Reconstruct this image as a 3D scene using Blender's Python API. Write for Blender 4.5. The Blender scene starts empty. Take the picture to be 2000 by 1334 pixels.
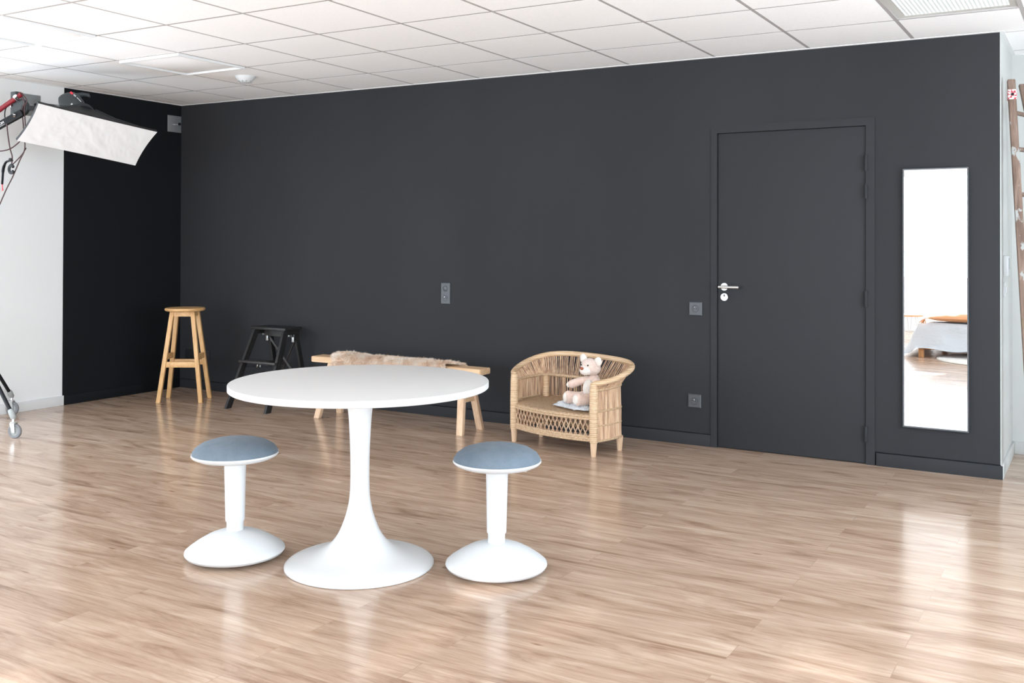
import bpy, bmesh, math, random
from mathutils import Vector, Matrix, noise
R = math.radians
V = Vector
sc = bpy.context.scene
COL = sc.collection
random.seed(7)

# ------------------------------------------------------------------ camera
cam_d = bpy.data.cameras.new('camera')
cam = bpy.data.objects.new('camera', cam_d)
COL.objects.link(cam)
cam_d.sensor_width = 36.0
cam_d.lens = 1950.6 / 2000 * 36.0
cam_d.shift_y = -(667 - 451.66) / 2000
cam_d.clip_start = 0.05
YAW, PITCH, ROLL = -.5377, .0089, .0029
cy, sy = math.cos(YAW), math.sin(YAW)
r_ = V((cy, -sy, 0)); f_ = V((sy, cy, 0)); u_ = V((0, 0, 1))
cp, sp = math.cos(PITCH), math.sin(PITCH)
f2 = cp * f_ + sp * u_; u2 = -sp * f_ + cp * u_
cr, sr = math.cos(ROLL), math.sin(ROLL)
r3 = cr * r_ + sr * u2; u3 = -sr * r_ + cr * u2
m = Matrix((r3, u3, -f2)).transposed().to_4x4()
m.translation = V((6.9716, -6.2055, 1.3301))
cam.matrix_world = m
sc.camera = cam

# ------------------------------------------------------------------ light
world = bpy.data.worlds.new('world')
sc.world = world
world.use_nodes = True
wb = world.node_tree.nodes['Background']
wb.inputs[0].default_value = (.80, .90, 1.0, 1)
wb.inputs[1].default_value = 1.6
sc.view_settings.view_transform = 'Standard'
sc.view_settings.look = 'None'
sc.view_settings.gamma = 1
sc.view_settings.use_curve_mapping = False
sc.view_settings.exposure = 0.04
try:
    sc.cycles.max_bounces = 10
    sc.cycles.diffuse_bounces = 6
    sc.cycles.glossy_bounces = 5
    sc.cycles.transparent_max_bounces = 12
    sc.cycles.sample_clamp_indirect = 8
    sc.cycles.caustics_reflective = True
except Exception:
    pass

YF = -9.6          # plane of the window wall behind the camera
XR = 8.6
WINS = [(0.25, 2.65), (3.05, 5.45), (5.85, 8.25)]
WZ = (0.75, 2.345)
LEFT_FILL = [(-7.4, -5.0), (-4.6, -2.2)]      # unseen windows added in the left wall for fill light, along y
RIGHT_FILL = [(-7.0, -4.6), (-3.3, -0.9)]     # unseen windows added in the right wall to lift the ceiling
SZ = (.06, 2.32)                          # the added side windows reach the floor to light the ceiling more
def daylight_and_fill(a, b, side, watts):
    WZ = globals()['WZ'] if side == 'front' else SZ
    ld = bpy.data.lights.new('daylight_and_fill', 'AREA')
    ld.shape = 'RECTANGLE'
    ld.size = b - a - .1
    ld.size_y = WZ[1] - WZ[0] - .1
    ld.energy = watts
    ld.color = (.83, .945, 1.05)
    lo = bpy.data.objects.new('daylight_and_fill', ld)
    COL.objects.link(lo)
    zc_ = (WZ[0] + WZ[1]) / 2
    if side == 'front':
        lo.location = ((a + b) / 2, YF - .16, zc_); lo.rotation_euler = (R(90), 0, 0)
    elif side == 'left':
        lo.location = (-.207 - .16, (a + b) / 2, zc_); lo.rotation_euler = (R(90), 0, R(-90))
    else:
        lo.location = (XR + .16, (a + b) / 2, zc_); lo.rotation_euler = (R(90), 0, R(90))
for a, b in WINS: daylight_and_fill(a, b, 'front', 84)
for a, b in LEFT_FILL: daylight_and_fill(a, b, 'left', 92)  # added fill through the unseen left windows, for the dark ceiling
for a, b in RIGHT_FILL: daylight_and_fill(a, b, 'right', 140)  # added fill through the unseen right windows, same purpose
sd = bpy.data.lights.new('sun', 'SUN')
sd.energy = 32
sd.angle = R(.9)
sd.color = (1, .97, .94)
so = bpy.data.objects.new('sun', sd)
COL.objects.link(so)
so.rotation_euler = (V((0.03, 1, -math.tan(R(18.6))))).to_track_quat('-Z', 'Y').to_euler()

# ------------------------------------------------------------------ materials
def mat(name, col=(.8, .8, .8), rough=.5, metal=0., spec=.5, fn=None, **kw):
    mt = bpy.data.materials.new(name)
    mt.use_nodes = True
    nt = mt.node_tree
    b = nt.nodes['Principled BSDF']
    b.inputs['Base Color'].default_value = (*col, 1)
    b.inputs['Roughness'].default_value = rough
    b.inputs['Metallic'].default_value = metal
    b.inputs['Specular IOR Level'].default_value = spec
    for k, v in kw.items():
        b.inputs[k.replace('_', ' ')].default_value = v
    if fn:
        fn(nt, b)
    return mt

def nd(nt, t, **kw):
    n = nt.nodes.new(t)
    for k, v in kw.items():
        if k.startswith('i_'):
            n.inputs[k[2:].replace('_', ' ')].default_value = v
        else:
            setattr(n, k, v)
    return n

def coords(nt, scale=(1, 1, 1), rot=(0, 0, 0), loc=(0, 0, 0)):
    tc = nd(nt, 'ShaderNodeTexCoord')
    mp = nd(nt, 'ShaderNodeMapping')
    mp.inputs['Scale'].default_value = scale
    mp.inputs['Rotation'].default_value = rot
    mp.inputs['Location'].default_value = loc
    nt.links.new(tc.outputs['Object'], mp.inputs[0])
    return mp.outputs[0]

def ramp(nt, src, stops):
    r = nd(nt, 'ShaderNodeValToRGB')
    el = r.color_ramp.elements
    while len(el) < len(stops):
        el.new(.5)
    for e, (p, c) in zip(el, stops):
        e.position = p
        e.color = (*c, 1) if len(c) == 3 else c
    nt.links.new(src, r.inputs[0])
    return r.outputs[0]

def mix(nt, f, a, b, mode='MIX'):
    n = nd(nt, 'ShaderNodeMix', data_type='RGBA', blend_type=mode)
    if isinstance(f, (int, float)):
        n.inputs[0].default_value = f
    else:
        nt.links.new(f, n.inputs[0])
    for s, v in ((6, a), (7, b)):
        if isinstance(v, tuple):
            n.inputs[s].default_value = (*v, 1)
        else:
            nt.links.new(v, n.inputs[s])
    return n.outputs[2]

def bump(nt, b, src, strength=.2, dist=.002):
    n = nd(nt, 'ShaderNodeBump')
    n.inputs['Strength'].default_value = strength
    n.inputs['Distance'].default_value = dist
    nt.links.new(src, n.inputs['Height'])
    nt.links.new(n.outputs[0], b.inputs['Normal'])

def noise_t(nt, vec, scale, detail=3, rough=.5, dist=0):
    n = nd(nt, 'ShaderNodeTexNoise')
    n.inputs['Scale'].default_value = scale
    n.inputs['Detail'].default_value = detail
    n.inputs['Roughness'].default_value = rough
    n.inputs['Distortion'].default_value = dist
    nt.links.new(vec, n.inputs['Vector'])
    return n.outputs[0]

def wood_fn(c1, c2, axis=0, sc_=1.0, seam=None):
    def fn(nt, b):
        s = [14 * sc_, 14 * sc_, 14 * sc_]
        s[axis] = 1.3 * sc_
        v = coords(nt, tuple(s))
        a = noise_t(nt, v, 2.2, 5, .6, .6)
        s2 = [60 * sc_, 60 * sc_, 60 * sc_]
        s2[axis] = 2.5 * sc_
        g = noise_t(nt, coords(nt, tuple(s2)), 2, 3, .6)
        f = mix(nt, .35, a, g)
        c = ramp(nt, f, [(.3, c1), (.68, c2)])
        nt.links.new(c, b.inputs['Base Color'])
        bump(nt, b, g, .15, .001)
    return fn

def floor_fn(nt, b):
    tc = nd(nt, 'ShaderNodeTexCoord')
    br = nd(nt, 'ShaderNodeTexBrick', offset=.37, offset_frequency=2, squash=1)
    br.inputs['Scale'].default_value = 1
    br.inputs['Brick Width'].default_value = 1.28
    br.inputs['Row Height'].default_value = .13
    br.inputs['Mortar Size'].default_value = .0011
    br.inputs['Mortar Smooth'].default_value = .4
    br.inputs['Bias'].default_value = 0
    br.inputs['Color1'].default_value = (0, 0, 0, 1)
    br.inputs['Color2'].default_value = (1, 1, 1, 1)
    br.inputs['Mortar'].default_value = (.5, .5, .5, 1)
    nt.links.new(tc.outputs['Object'], br.inputs[0])
    # each plank gets its own slice of the grain
    cx = nd(nt, 'ShaderNodeCombineXYZ')
    ml = nd(nt, 'ShaderNodeMath', operation='MULTIPLY')
    ml.inputs[1].default_value = 37.0
    nt.links.new(br.outputs[0], ml.inputs[0])
    nt.links.new(ml.outputs[0], cx.inputs[2])
    nt.links.new(ml.outputs[0], cx.inputs[0])
    ad = nd(nt, 'ShaderNodeVectorMath', operation='ADD')
    nt.links.new(tc.outputs['Object'], ad.inputs[0])
    nt.links.new(cx.outputs[0], ad.inputs[1])
    def mp(s):
        n = nd(nt, 'ShaderNodeMapping')
        n.inputs['Scale'].default_value = s
        nt.links.new(ad.outputs[0], n.inputs[0])
        return n.outputs[0]
    big = noise_t(nt, mp((1.15, 6.5, 1)), 1.7, 5, .6, 1.1)
    grain = noise_t(nt, mp((2.0, 30, 1)), 2.2, 5, .65, 1.2)
    ring = nd(nt, 'ShaderNodeTexWave', wave_type='BANDS', bands_direction='Y')
    ring.inputs['Scale'].default_value = 5
    ring.inputs['Distortion'].default_value = 14
    ring.inputs['Detail'].default_value = 2
    ring.inputs['Detail Scale'].default_value = .55
    nt.links.new(mp((.5, 2.0, 1)), ring.inputs[0])
    c = ramp(nt, big, [(.30, (.315, .205, .14)), (.44, (.45, .32, .235)), (.56, (.525, .39, .295)), (.74, (.62, .485, .38))])
    dark = ramp(nt, grain, [(.28, (.80, .74, .70)), (.52, (1, 1, 1))])
    c = mix(nt, .75, c, dark, 'MULTIPLY')
    rg = ramp(nt, ring.outputs[0], [(.0, (.70, .62, .58)), (.22, (1, 1, 1))])
    c = mix(nt, .28, c, rg, 'MULTIPLY')
    tint = ramp(nt, br.outputs[0], [(0, (.90, .88, .86)), (1, (1.0, 1.0, 1.0))])
    c = mix(nt, 1.0, c, tint, 'MULTIPLY')
    # small knots
    vo = nd(nt, 'ShaderNodeTexVoronoi')
    vo.inputs['Scale'].default_value = 1.0
    vo.inputs['Randomness'].default_value = 1
    nt.links.new(mp((2.4, 7.5, 1)), vo.inputs['Vector'])
    kn = ramp(nt, vo.outputs['Distance'], [(.025, (.55, .42, .34)), (.075, (1, 1, 1))])
    c = mix(nt, .8, c, kn, 'MULTIPLY')
    sf = nd(nt, 'ShaderNodeMath', operation='MULTIPLY')
    sf.inputs[1].default_value = .55
    nt.links.new(br.outputs['Fac'], sf.inputs[0])
    c = mix(nt, sf.outputs[0], c, (.30, .20, .14))
    nt.links.new(c, b.inputs['Base Color'])
    rr = ramp(nt, grain, [(.3, (.21, .21, .21)), (.7, (.165, .165, .165))])
    nt.links.new(rr, b.inputs['Roughness'])
    bump(nt, b, grain, .06, .0005)

def paint_fn(strength=.08, scale=160):
    def fn(nt, b):
        n = noise_t(nt, coords(nt), scale, 2)
        bump(nt, b, n, strength, .001)
    return fn

def wall_fn(nt, b):
    v = coords(nt, (1, 1, .35))
    n = noise_t(nt, v, 1.3, 3)
    c = ramp(nt, n, [(.3, DARK1), (.7, DARK2)])
    nt.links.new(c, b.inputs['Base Color'])
    bump(nt, b, noise_t(nt, coords(nt), 180, 2), .10, .001)

DARK1 = (.0300, .0312, .0345)
DARK2 = (.0345, .0355, .0388)
M = {}
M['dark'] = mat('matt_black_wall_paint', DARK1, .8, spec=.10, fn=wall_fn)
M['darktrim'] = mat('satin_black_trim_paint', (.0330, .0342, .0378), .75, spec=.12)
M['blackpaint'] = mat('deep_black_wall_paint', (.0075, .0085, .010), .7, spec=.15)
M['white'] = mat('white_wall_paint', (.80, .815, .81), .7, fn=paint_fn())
M['dimwhite'] = mat('white_wall_paint_dimmed', (.545, .555, .54), .75, fn=paint_fn())  # same white wall paint, darkened to offset too much light in the nook
M['whitetrim'] = mat('white_trim', (.78, .79, .79), .45)
M['floor'] = mat('laminate_oak', (.5, .33, .24), .22, spec=.6, fn=floor_fn)
def tile_fn(nt, b):
    n = noise_t(nt, coords(nt), 90, 3, .7)
    c = ramp(nt, n, [(.35, (.90, .905, .905)), (.6, (.94, .945, .945))])
    nt.links.new(c, b.inputs['Base Color'])
    bump(nt, b, n, .3, .001)
M['tile'] = mat('mineral_ceiling_tile', (.88, .88, .87), .9, fn=tile_fn)
M['grid'] = mat('ceiling_grid_bar', (.42, .40, .395), .6)
M['table'] = mat('white_lacquer', (.635, .645, .65), .35, spec=.4)
M['tabletop'] = mat('matt_white_tabletop', (.585, .59, .59), .45, spec=.3)
M['plastic'] = mat('white_plastic', (.62, .64, .655), .4, spec=.4)
def felt_fn(nt, b):
    n = noise_t(nt, coords(nt), 260, 3, .7)
    n2 = noise_t(nt, coords(nt), 14, 3, .6)
    c = ramp(nt, mix(nt, .5, n, n2), [(.3, (.105, .140, .180)), (.7, (.165, .205, .245))])
    nt.links.new(c, b.inputs['Base Color'])
    bump(nt, b, n, .35, .001)
M['felt'] = mat('blue_grey_felt', (.3, .36, .4), .95, spec=.1, fn=felt_fn, Sheen_Weight=.08)
M['honey'] = mat('honey_oak', (.6, .36, .16), .42, fn=wood_fn((.50, .255, .09), (.78, .50, .235), 2))
M['honeytop'] = mat('honey_oak_seat', (.6, .36, .16), .42, fn=wood_fn((.50, .255, .09), (.78, .50, .235), 0))
M['elm'] = mat('pale_elm', (.6, .4, .25), .6, fn=wood_fn((.50, .31, .17), (.76, .54, .34), 0))
M['elmleg'] = mat('pale_elm_leg', (.6, .4, .25), .6, fn=wood_fn((.52, .34, .21), (.80, .58, .40), 2))
M['blackwood'] = mat('black_stained_wood', (.010, .010, .011), .5, fn=wood_fn((.006, .006, .007), (.017, .015, .014), 2))
M['darkwood'] = mat('black_stained_edge', (.028, .024, .022), .45)
M['zinc'] = mat('zinc_steel', (.62, .64, .64), .35, .9)
M['chrome'] = mat('chrome', (.80, .80, .80), .12, 1)
M['satin'] = mat('satin_steel', (.72, .72, .71), .28, 1)
M['plate'] = mat('brushed_steel_plate', (.26, .275, .275), .4, .35)
M['black'] = mat('black_metal', (.010, .011, .013), .6, spec=.25)
M['blackplastic'] = mat('black_plastic', (.02, .022, .024), .6, spec=.3)
M['charcoal'] = mat('charcoal_metal', (.032, .038, .040), .5)
M['red'] = mat('red_anodised_metal', (.19, .008, .016), .4, .2)
M['redpl'] = mat('red_plastic', (.75, .03, .05), .4)
M['cable'] = mat('dark_brown_cable', (.055, .022, .024), .55)
M['grey'] = mat('grey_plastic', (.33, .35, .345), .5)
M['rubber'] = mat('grey_rubber', (.20, .205, .22), .6)
M['socket'] = mat('anthracite_plastic', (.062, .068, .076), .45)
M['socketdark'] = mat('dark_anthracite_plastic', (.014, .015, .017), .5)
M['alu'] = mat('grey_aluminium_frame', (.10, .105, .112), .5, .1)
M['mirror'] = mat('mirror_silver', (.94, .95, .95), .0, 1)
def cloth_fn(nt, b):
    n = noise_t(nt, coords(nt, (1, 1, 2)), 9, 4, .6, 1.0)
    bump(nt, b, n, .35, .02)
M['diff'] = mat('white_diffusion_cloth', (.72, .725, .73), .9, spec=.1)
M['boxblack'] = mat('black_softbox_cloth', (.008, .008, .009), .6)
def weave_fn(nt, b):
    v = coords(nt)
    w1 = nd(nt, 'ShaderNodeTexWave', wave_type='BANDS', bands_direction='X')
    w1.inputs['Scale'].default_value = 34
    w1.inputs['Distortion'].default_value = 2.5
    w1.inputs['Detail Scale'].default_value = 6
    w2 = nd(nt, 'ShaderNodeTexWave', wave_type='BANDS', bands_direction='Y')
    w2.inputs['Scale'].default_value = 42
    w2.inputs['Distortion'].default_value = 2
    nt.links.new(v, w1.inputs[0]); nt.links.new(v, w2.inputs[0])
    h = mix(nt, 1, w1.outputs[0], w2.outputs[0], 'MULTIPLY')
    n = noise_t(nt, v, 60, 3, .6)
    c1 = ramp(nt, n, [(.3, (.43, .29, .175)), (.7, (.64, .475, .32))])
    dk = ramp(nt, h, [(.0, (.55, .48, .42)), (.35, (1, 1, 1))])
    c = mix(nt, 1, c1, dk, 'MULTIPLY')
    nt.links.new(c, b.inputs['Base Color'])
    bump(nt, b, h, .6, .004)
M['weave'] = mat('woven_rattan', (.6, .4, .2), .6, fn=weave_fn)
def wrap_fn(nt, b):
    v = coords(nt)
    w = nd(nt, 'ShaderNodeTexWave', wave_type='BANDS', bands_direction='Z')
    w.inputs['Scale'].default_value = 26
    w.inputs['Distortion'].default_value = .6
    nt.links.new(v, w.inputs[0])
    n = noise_t(nt, coords(nt, (1, 1, 14)), 6, 3, .6)
    c = ramp(nt, n, [(.3, (.52, .345, .20)), (.7, (.74, .555, .365))])
    dk = ramp(nt, w.outputs[0], [(0, (.72, .66, .60)), (.3, (1, 1, 1))])
    c = mix(nt, 1, c, dk, 'MULTIPLY')
    nt.links.new(c, b.inputs['Base Color'])
    bump(nt, b, w.outputs[0], .5, .002)
M['wrap'] = mat('rattan_wrapping', (.7, .5, .28), .5, fn=wrap_fn)
def strand_fn(nt, b):
    n = noise_t(nt, coords(nt, (1, 1, .12)), 55, 3, .6)
    c = ramp(nt, n, [(.3, (.36, .21, .135)), (.52, (.60, .40, .255)), (.75, (.76, .58, .40))])
    nt.links.new(c, b.inputs['Base Color'])
M['strand'] = mat('rattan_strands', (.66, .43, .24), .55, fn=strand_fn)
def band_fn(nt, b):
    n = noise_t(nt, coords(nt), 90, 3, .6)
    c = ramp(nt, n, [(.3, (.36, .235, .135)), (.7, (.62, .45, .29))])
    nt.links.new(c, b.inputs['Base Color'])
    bump(nt, b, n, .5, .003)
M['band'] = mat('rattan_plait', (.55, .36, .19), .6, fn=band_fn)
def plush(name, c1, c2):
    def fn(nt, b):
        n = noise_t(nt, coords(nt), 120, 4, .7)
        n2 = noise_t(nt, coords(nt), 18, 3, .6)
        c = ramp(nt, mix(nt, .6, n, n2), [(.35, c1), (.65, c2)])
        nt.links.new(c, b.inputs['Base Color'])
        bump(nt, b, n, .6, .004)
    return mat(name, c1, .95, spec=.1, fn=fn, Sheen_Weight=.4)
M['bear'] = plush('beige_plush', (.56, .42, .355), (.73, .60, .53))
M['bearpink'] = plush('pinkish_plush', (.56, .405, .335), (.72, .56, .48))
M['cream'] = plush('cream_plush', (.66, .60, .54), (.76, .72, .67))
M['nose'] = mat('brown_felt_nose', (.33, .085, .04), .6)
M['eye'] = mat('black_glass_eye', (.005, .005, .005), .08)
M['fleece'] = plush('white_fleece', (.74, .76, .79), (.86, .88, .90))
def fur_fn(nt, b):
    n = noise_t(nt, coords(nt), 10, 4, .6)
    c = ramp(nt, n, [(.32, (.66, .47, .34)), (.5, (.80, .66, .54)), (.66, (.88, .81, .73))])
    nt.links.new(c, b.inputs['Base Color'])
M['fur'] = mat('beige_sheepskin_fur', (.7, .55, .43), .9, spec=.1, fn=fur_fn)
def oldwood_fn(nt, b):
    a = noise_t(nt, coords(nt, (22, 22, 1.6)), 2, 5, .65, .5)
    c = ramp(nt, a, [(.3, (.11, .068, .050)), (.55, (.20, .135, .105)), (.75, (.30, .225, .185))])
    sp = noise_t(nt, coords(nt, (1, 1, .6), loc=(3, 1, 2)), 17, 3, .6)
    f = ramp(nt, sp, [(.60, (0, 0, 0)), (.64, (1, 1, 1))])
    c = mix(nt, f, c, (.33, .34, .33))
    sp2 = noise_t(nt, coords(nt, (1, 1, .5), loc=(7, 4, 1)), 14, 2, .5)
    f2_ = ramp(nt, sp2, [(.66, (0, 0, 0)), (.68, (1, 1, 1))])
    c = mix(nt, f2_, c, (.18, .13, .09))
    nt.links.new(c, b.inputs['Base Color'])
    bump(nt, b, a, .5, .003)
M['old'] = mat('paint_spattered_old_wood', (.35, .25, .2), .8, fn=oldwood_fn)
M['tape'] = mat('red_checked_tape', (.6, .05, .07), .6)
def tape_fn(nt, b):
    ck = noise_t(nt, coords(nt), 75, 1, .5)
    c = ramp(nt, ck, [(.47, (.42, .04, .06)), (.52, (.72, .60, .58))])
    nt.links.new(c, b.inputs['Base Color'])
M['tape'] = mat('red_spotted_tape', (.6, .05, .07), .6, fn=tape_fn)
M['linen'] = mat('white_linen', (.50, .53, .56), .9, fn=cloth_fn)
M['terra'] = mat('terracotta_linen', (.55, .27, .13), .9, fn=cloth_fn)
M['pine'] = mat('orange_pine', (.60, .30, .12), .5, fn=wood_fn((.5, .22, .08), (.7, .38, .17), 2))
M['rug'] = plush('cream_wool_rug', (.42, .39, .34), (.55, .52, .46))
M['leaf'] = mat('screen_leaf', (.06, .11, .04), .6)
def glass_fn(nt, b):
    out = nt.nodes['Material Output']
    tr = nd(nt, 'ShaderNodeBsdfTransparent')
    gl = nd(nt, 'ShaderNodeBsdfGlossy')
    gl.inputs['Roughness'].default_value = .02
    mx = nd(nt, 'ShaderNodeMixShader')
    mx.inputs[0].default_value = .06
    nt.links.new(tr.outputs[0], mx.inputs[1]); nt.links.new(gl.outputs[0], mx.inputs[2])
    nt.links.new(mx.outputs[0], out.inputs['Surface'])
M['glass'] = mat('window_glass', fn=glass_fn)
def lens_fn(nt, b):
    w = nd(nt, 'ShaderNodeTexWave', wave_type='BANDS', bands_direction='X')
    w.inputs['Scale'].default_value = 16
    nt.links.new(coords(nt), w.inputs[0])
    c = ramp(nt, w.outputs[0], [(0, (.74, .82, .82)), (1, (.86, .92, .92))])
    nt.links.new(c, b.inputs['Base Color'])
    nt.links.new(c, b.inputs['Emission Color'])
    b.inputs['Emission Strength'].default_value = .30
    bump(nt, b, w.outputs[0], .6, .006)
M['louvre'] = mat('ribbed_lamp_diffuser', (.85, .9, .9), .4, fn=lens_fn)
M['lampframe'] = mat('grey_lamp_frame', (.44, .43, .40), .5)

# ------------------------------------------------------------------ mesh builder
class MB:
    def __init__(s):
        s.v = []; s.f = []; s.mi = []; s.sm = []; s.mats = []
    def slot(s, m_):
        if m_ not in s.mats:
            s.mats.append(m_)
        return s.mats.index(m_)
    def add(s, vs, fs, m_='x', smooth=False, T=None):
        o = len(s.v); k = s.slot(m_)
        s.v += [tuple(T @ V(p)) if T is not None else tuple(p) for p in vs]
        for f in fs:
            s.f.append([i + o for i in f]); s.mi.append(k); s.sm.append(smooth)
        return s
    def box(s, a, b, m_='x', T=None, bev=0.0):
        x0, y0, z0 = a; x1, y1, z1 = b
        if bev <= 0:
            vs = [(x0, y0, z0), (x1, y0, z0), (x1, y1, z0), (x0, y1, z0), (x0, y0, z1), (x1, y0, z1), (x1, y1, z1), (x0, y1, z1)]
            fs = [(3, 2, 1, 0), (4, 5, 6, 7), (0, 1, 5, 4), (1, 2, 6, 5), (2, 3, 7, 6), (3, 0, 4, 7)]
            return s.add(vs, fs, m_, False, T)
        bm = bmesh.new()
        bmesh.ops.create_cube(bm, size=1)
        for v in bm.verts:
            v.co = V(((x0 + x1) / 2 + v.co.x * (x1 - x0), (y0 + y1) / 2 + v.co.y * (y1 - y0), (z0 + z1) / 2 + v.co.z * (z1 - z0)))
        bmesh.ops.bevel(bm, geom=bm.edges[:], offset=bev, segments=2, affect='EDGES', profile=.5)
        s.bm(bm, m_, True, T)
        return s
    def bm(s, bm, m_='x', smooth=True, T=None):
        bm.verts.index_update()
        s.add([v.co.copy() for v in bm.verts], [[v.index for v in f.verts] for f in bm.faces], m_, smooth, T)
        bm.free()
        return s
    def lathe(s, prof, m_='x', n=64, T=None, smooth=True):
        vs = []; fs = []; rings = []
        for r, z in prof:
            if r < 1e-6:
                rings.append([len(vs)]); vs.append((0, 0, z))
            else:
                rings.append(list(range(len(vs), len(vs) + n)))
                vs += [(r * math.cos(2 * math.pi * i / n), r * math.sin(2 * math.pi * i / n), z) for i in range(n)]
        for A, B in zip(rings, rings[1:]):
            for i in range(n):
                j = (i + 1) % n
                if len(A) == 1 and len(B) == 1: continue
                if len(A) == 1: fs.append((A[0], B[j], B[i]))
                elif len(B) == 1: fs.append((A[i], A[j], B[0]))
                else: fs.append((A[i], A[j], B[j], B[i]))
        return s.add(vs, fs, m_, smooth, T)
    def tube(s, pts, r, m_='x', n=8, caps=True, smooth=True, flat=1.0):
        pts = [V(p) for p in pts]
        rs = r if isinstance(r, (list, tuple)) else [r] * len(pts)
        vs = []; fs = []
        up = None
        for i, p in enumerate(pts):
            d = (pts[min(i + 1, len(pts) - 1)] - pts[max(i - 1, 0)])
            if d.length < 1e-9: d = V((0, 0, 1))
            d.normalize()
            if up is None:
                up = V((0, 0, 1)) if abs(d.z) < .9 else V((1, 0, 0))
            a = d.cross(up)
            if a.length < 1e-6: a = d.cross(V((1, 0, .1)))
            a.normalize(); b = a.cross(d).normalized(); up = b
            for k in range(n):
                t = 2 * math.pi * (k + .5) / n
                vs.append(p + (a * math.cos(t) + b * math.sin(t) * flat) * rs[i])
        for i in range(len(pts) - 1):
            for k in range(n):
                j = (k + 1) % n
                fs.append((i * n + k, i * n + j, (i + 1) * n + j, (i + 1) * n + k))
        if caps:
            fs.append(tuple(range(n))[::-1]); fs.append(tuple(range((len(pts) - 1) * n, len(pts) * n)))
        return s.add(vs, fs, m_, smooth)
    def beam(s, a, b, wx, wy, m_='x', side=None, taper=1.0, bev=0.0, flatends=True):
        """square bar between a and b; its cross-section lies in horizontal planes if flatends"""
        a = V(a); b = V(b); d = (b - a).normalized()
        sx = V(side) if side is not None else V((1, 0, 0))
        if flatends:
            sx = V((sx.x, sx.y, 0)).normalized(); sy_ = V((-sx.y, sx.x, 0))
        else:
            sx = (sx - d * sx.dot(d)).normalized(); sy_ = d.cross(sx)
        vs = []
        for p, k in ((a, taper), (b, 1.0)):
            for u, w in ((-1, -1), (1, -1), (1, 1), (-1, 1)):
                vs.append(p + sx * (u * wx / 2 * k) + sy_ * (w * wy / 2 * k))
        fs = [(3, 2, 1, 0), (4, 5, 6, 7), (0, 1, 5, 4), (1, 2, 6, 5), (2, 3, 7, 6), (3, 0, 4, 7)]
        if bev > 0:
            bm = bmesh.new()
            bv = [bm.verts.new(v) for v in vs]
            for f in fs: bm.faces.new([bv[i] for i in f])
            bmesh.ops.recalc_face_normals(bm, faces=bm.faces)
            bmesh.ops.bevel(bm, geom=bm.edges[:], offset=bev, segments=2, affect='EDGES', profile=.5)
            return s.bm(bm, m_, True)
        return s.add(vs, fs, m_, False)
    def ball(s, c, r, m_='x', sub=3, rot=None):
        bm = bmesh.new()
        bmesh.ops.create_icosphere(bm, subdivisions=sub, radius=1)
        rr = (r, r, r) if isinstance(r, (int, float)) else r
        T = Matrix.Translation(c) @ ((rot or Matrix()).to_4x4()) @ Matrix.Diagonal((*rr, 1))
        return s.bm(bm, m_, True, T)
    def build(s, name, parent=None, loc=None, recalc=True, weld=False):
        me = bpy.data.meshes.new(name)
        me.from_pydata(s.v, [], s.f)
        for m_ in s.mats: me.materials.append(M[m_])
        me.polygons.foreach_set('material_index', s.mi)
        me.polygons.foreach_set('use_smooth', s.sm)
        if recalc:
            bm = bmesh.new(); bm.from_mesh(me)
            if weld: bmesh.ops.remove_doubles(bm, verts=bm.verts, dist=1e-5)
            bmesh.ops.recalc_face_normals(bm, faces=bm.faces)
            bm.to_mesh(me); bm.free()
        try:
            me.set_sharp_from_angle(angle=R(38))
        except Exception:
            pass
        me.update()
        o = bpy.data.objects.new(name, me)
        COL.objects.link(o)
        if parent is not None:
            o.parent = parent
        if loc is not None:
            o.location = loc
        return o

def thing(name, label, cat, loc=(0, 0, 0), rz=0, group=None):
    o = bpy.data.objects.new(name, None)
    COL.objects.link(o)
    o.empty_display_size = .05
    o.location = loc; o.rotation_euler = (0, 0, rz)
    o['label'] = label; o['category'] = cat
    if group: o['group'] = group
    return o
def tag(o, label, cat, group=None, kind=None):
    o['label'] = label; o['category'] = cat
    if group: o['group'] = group
    if kind: o['kind'] = kind
    return o
def struct(o, label=None, cat=None):
    o['kind'] = 'structure'
    if label: o['label'] = label
    if cat: o['category'] = cat
    return o
def dup(root, loc, rz, label, group=None):
    r = root.copy(); COL.objects.link(r); r.location = loc; r.rotation_euler = (0, 0, rz); r['label'] = label
    if group: r['group'] = group
    for ch in list(root.children):
        c = ch.copy(); COL.objects.link(c); c.parent = r
        for g in ch.children:
            d = g.copy(); COL.objects.link(d); d.parent = c
    return r
def catmull(pts, n):
    pts = [V(p) for p in pts]
    P = [pts[0] * 2 - pts[1]] + pts + [pts[-1] * 2 - pts[-2]]
    out = []
    for i in range(n + 1):
        t = i / n * (len(pts) - 1); k = min(int(t), len(pts) - 2); t -= k
        a, b, c, d = P[k:k + 4]
        out.append(.5 * ((2 * b) + (c - a) * t + (2 * a - 5 * b + 4 * c - d) * t * t + (3 * b - a - 3 * c + d) * t ** 3))
    return out
def zc(x, y):
    return 2.5215 - .0041 * (x - 3) - .007 * (y - .035)

# ------------------------------------------------------------------ setting
XL = -.207
X1 = 6.457          # outer corner of the black wall
YB = .80            # far wall of the nook on the right
struct(MB().box((XL - .2, YF - .2, -.1), (XR + .2, YB + .2, 0), 'floor').build('floor'), 'glossy wood-effect laminate floor', 'floor')

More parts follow.
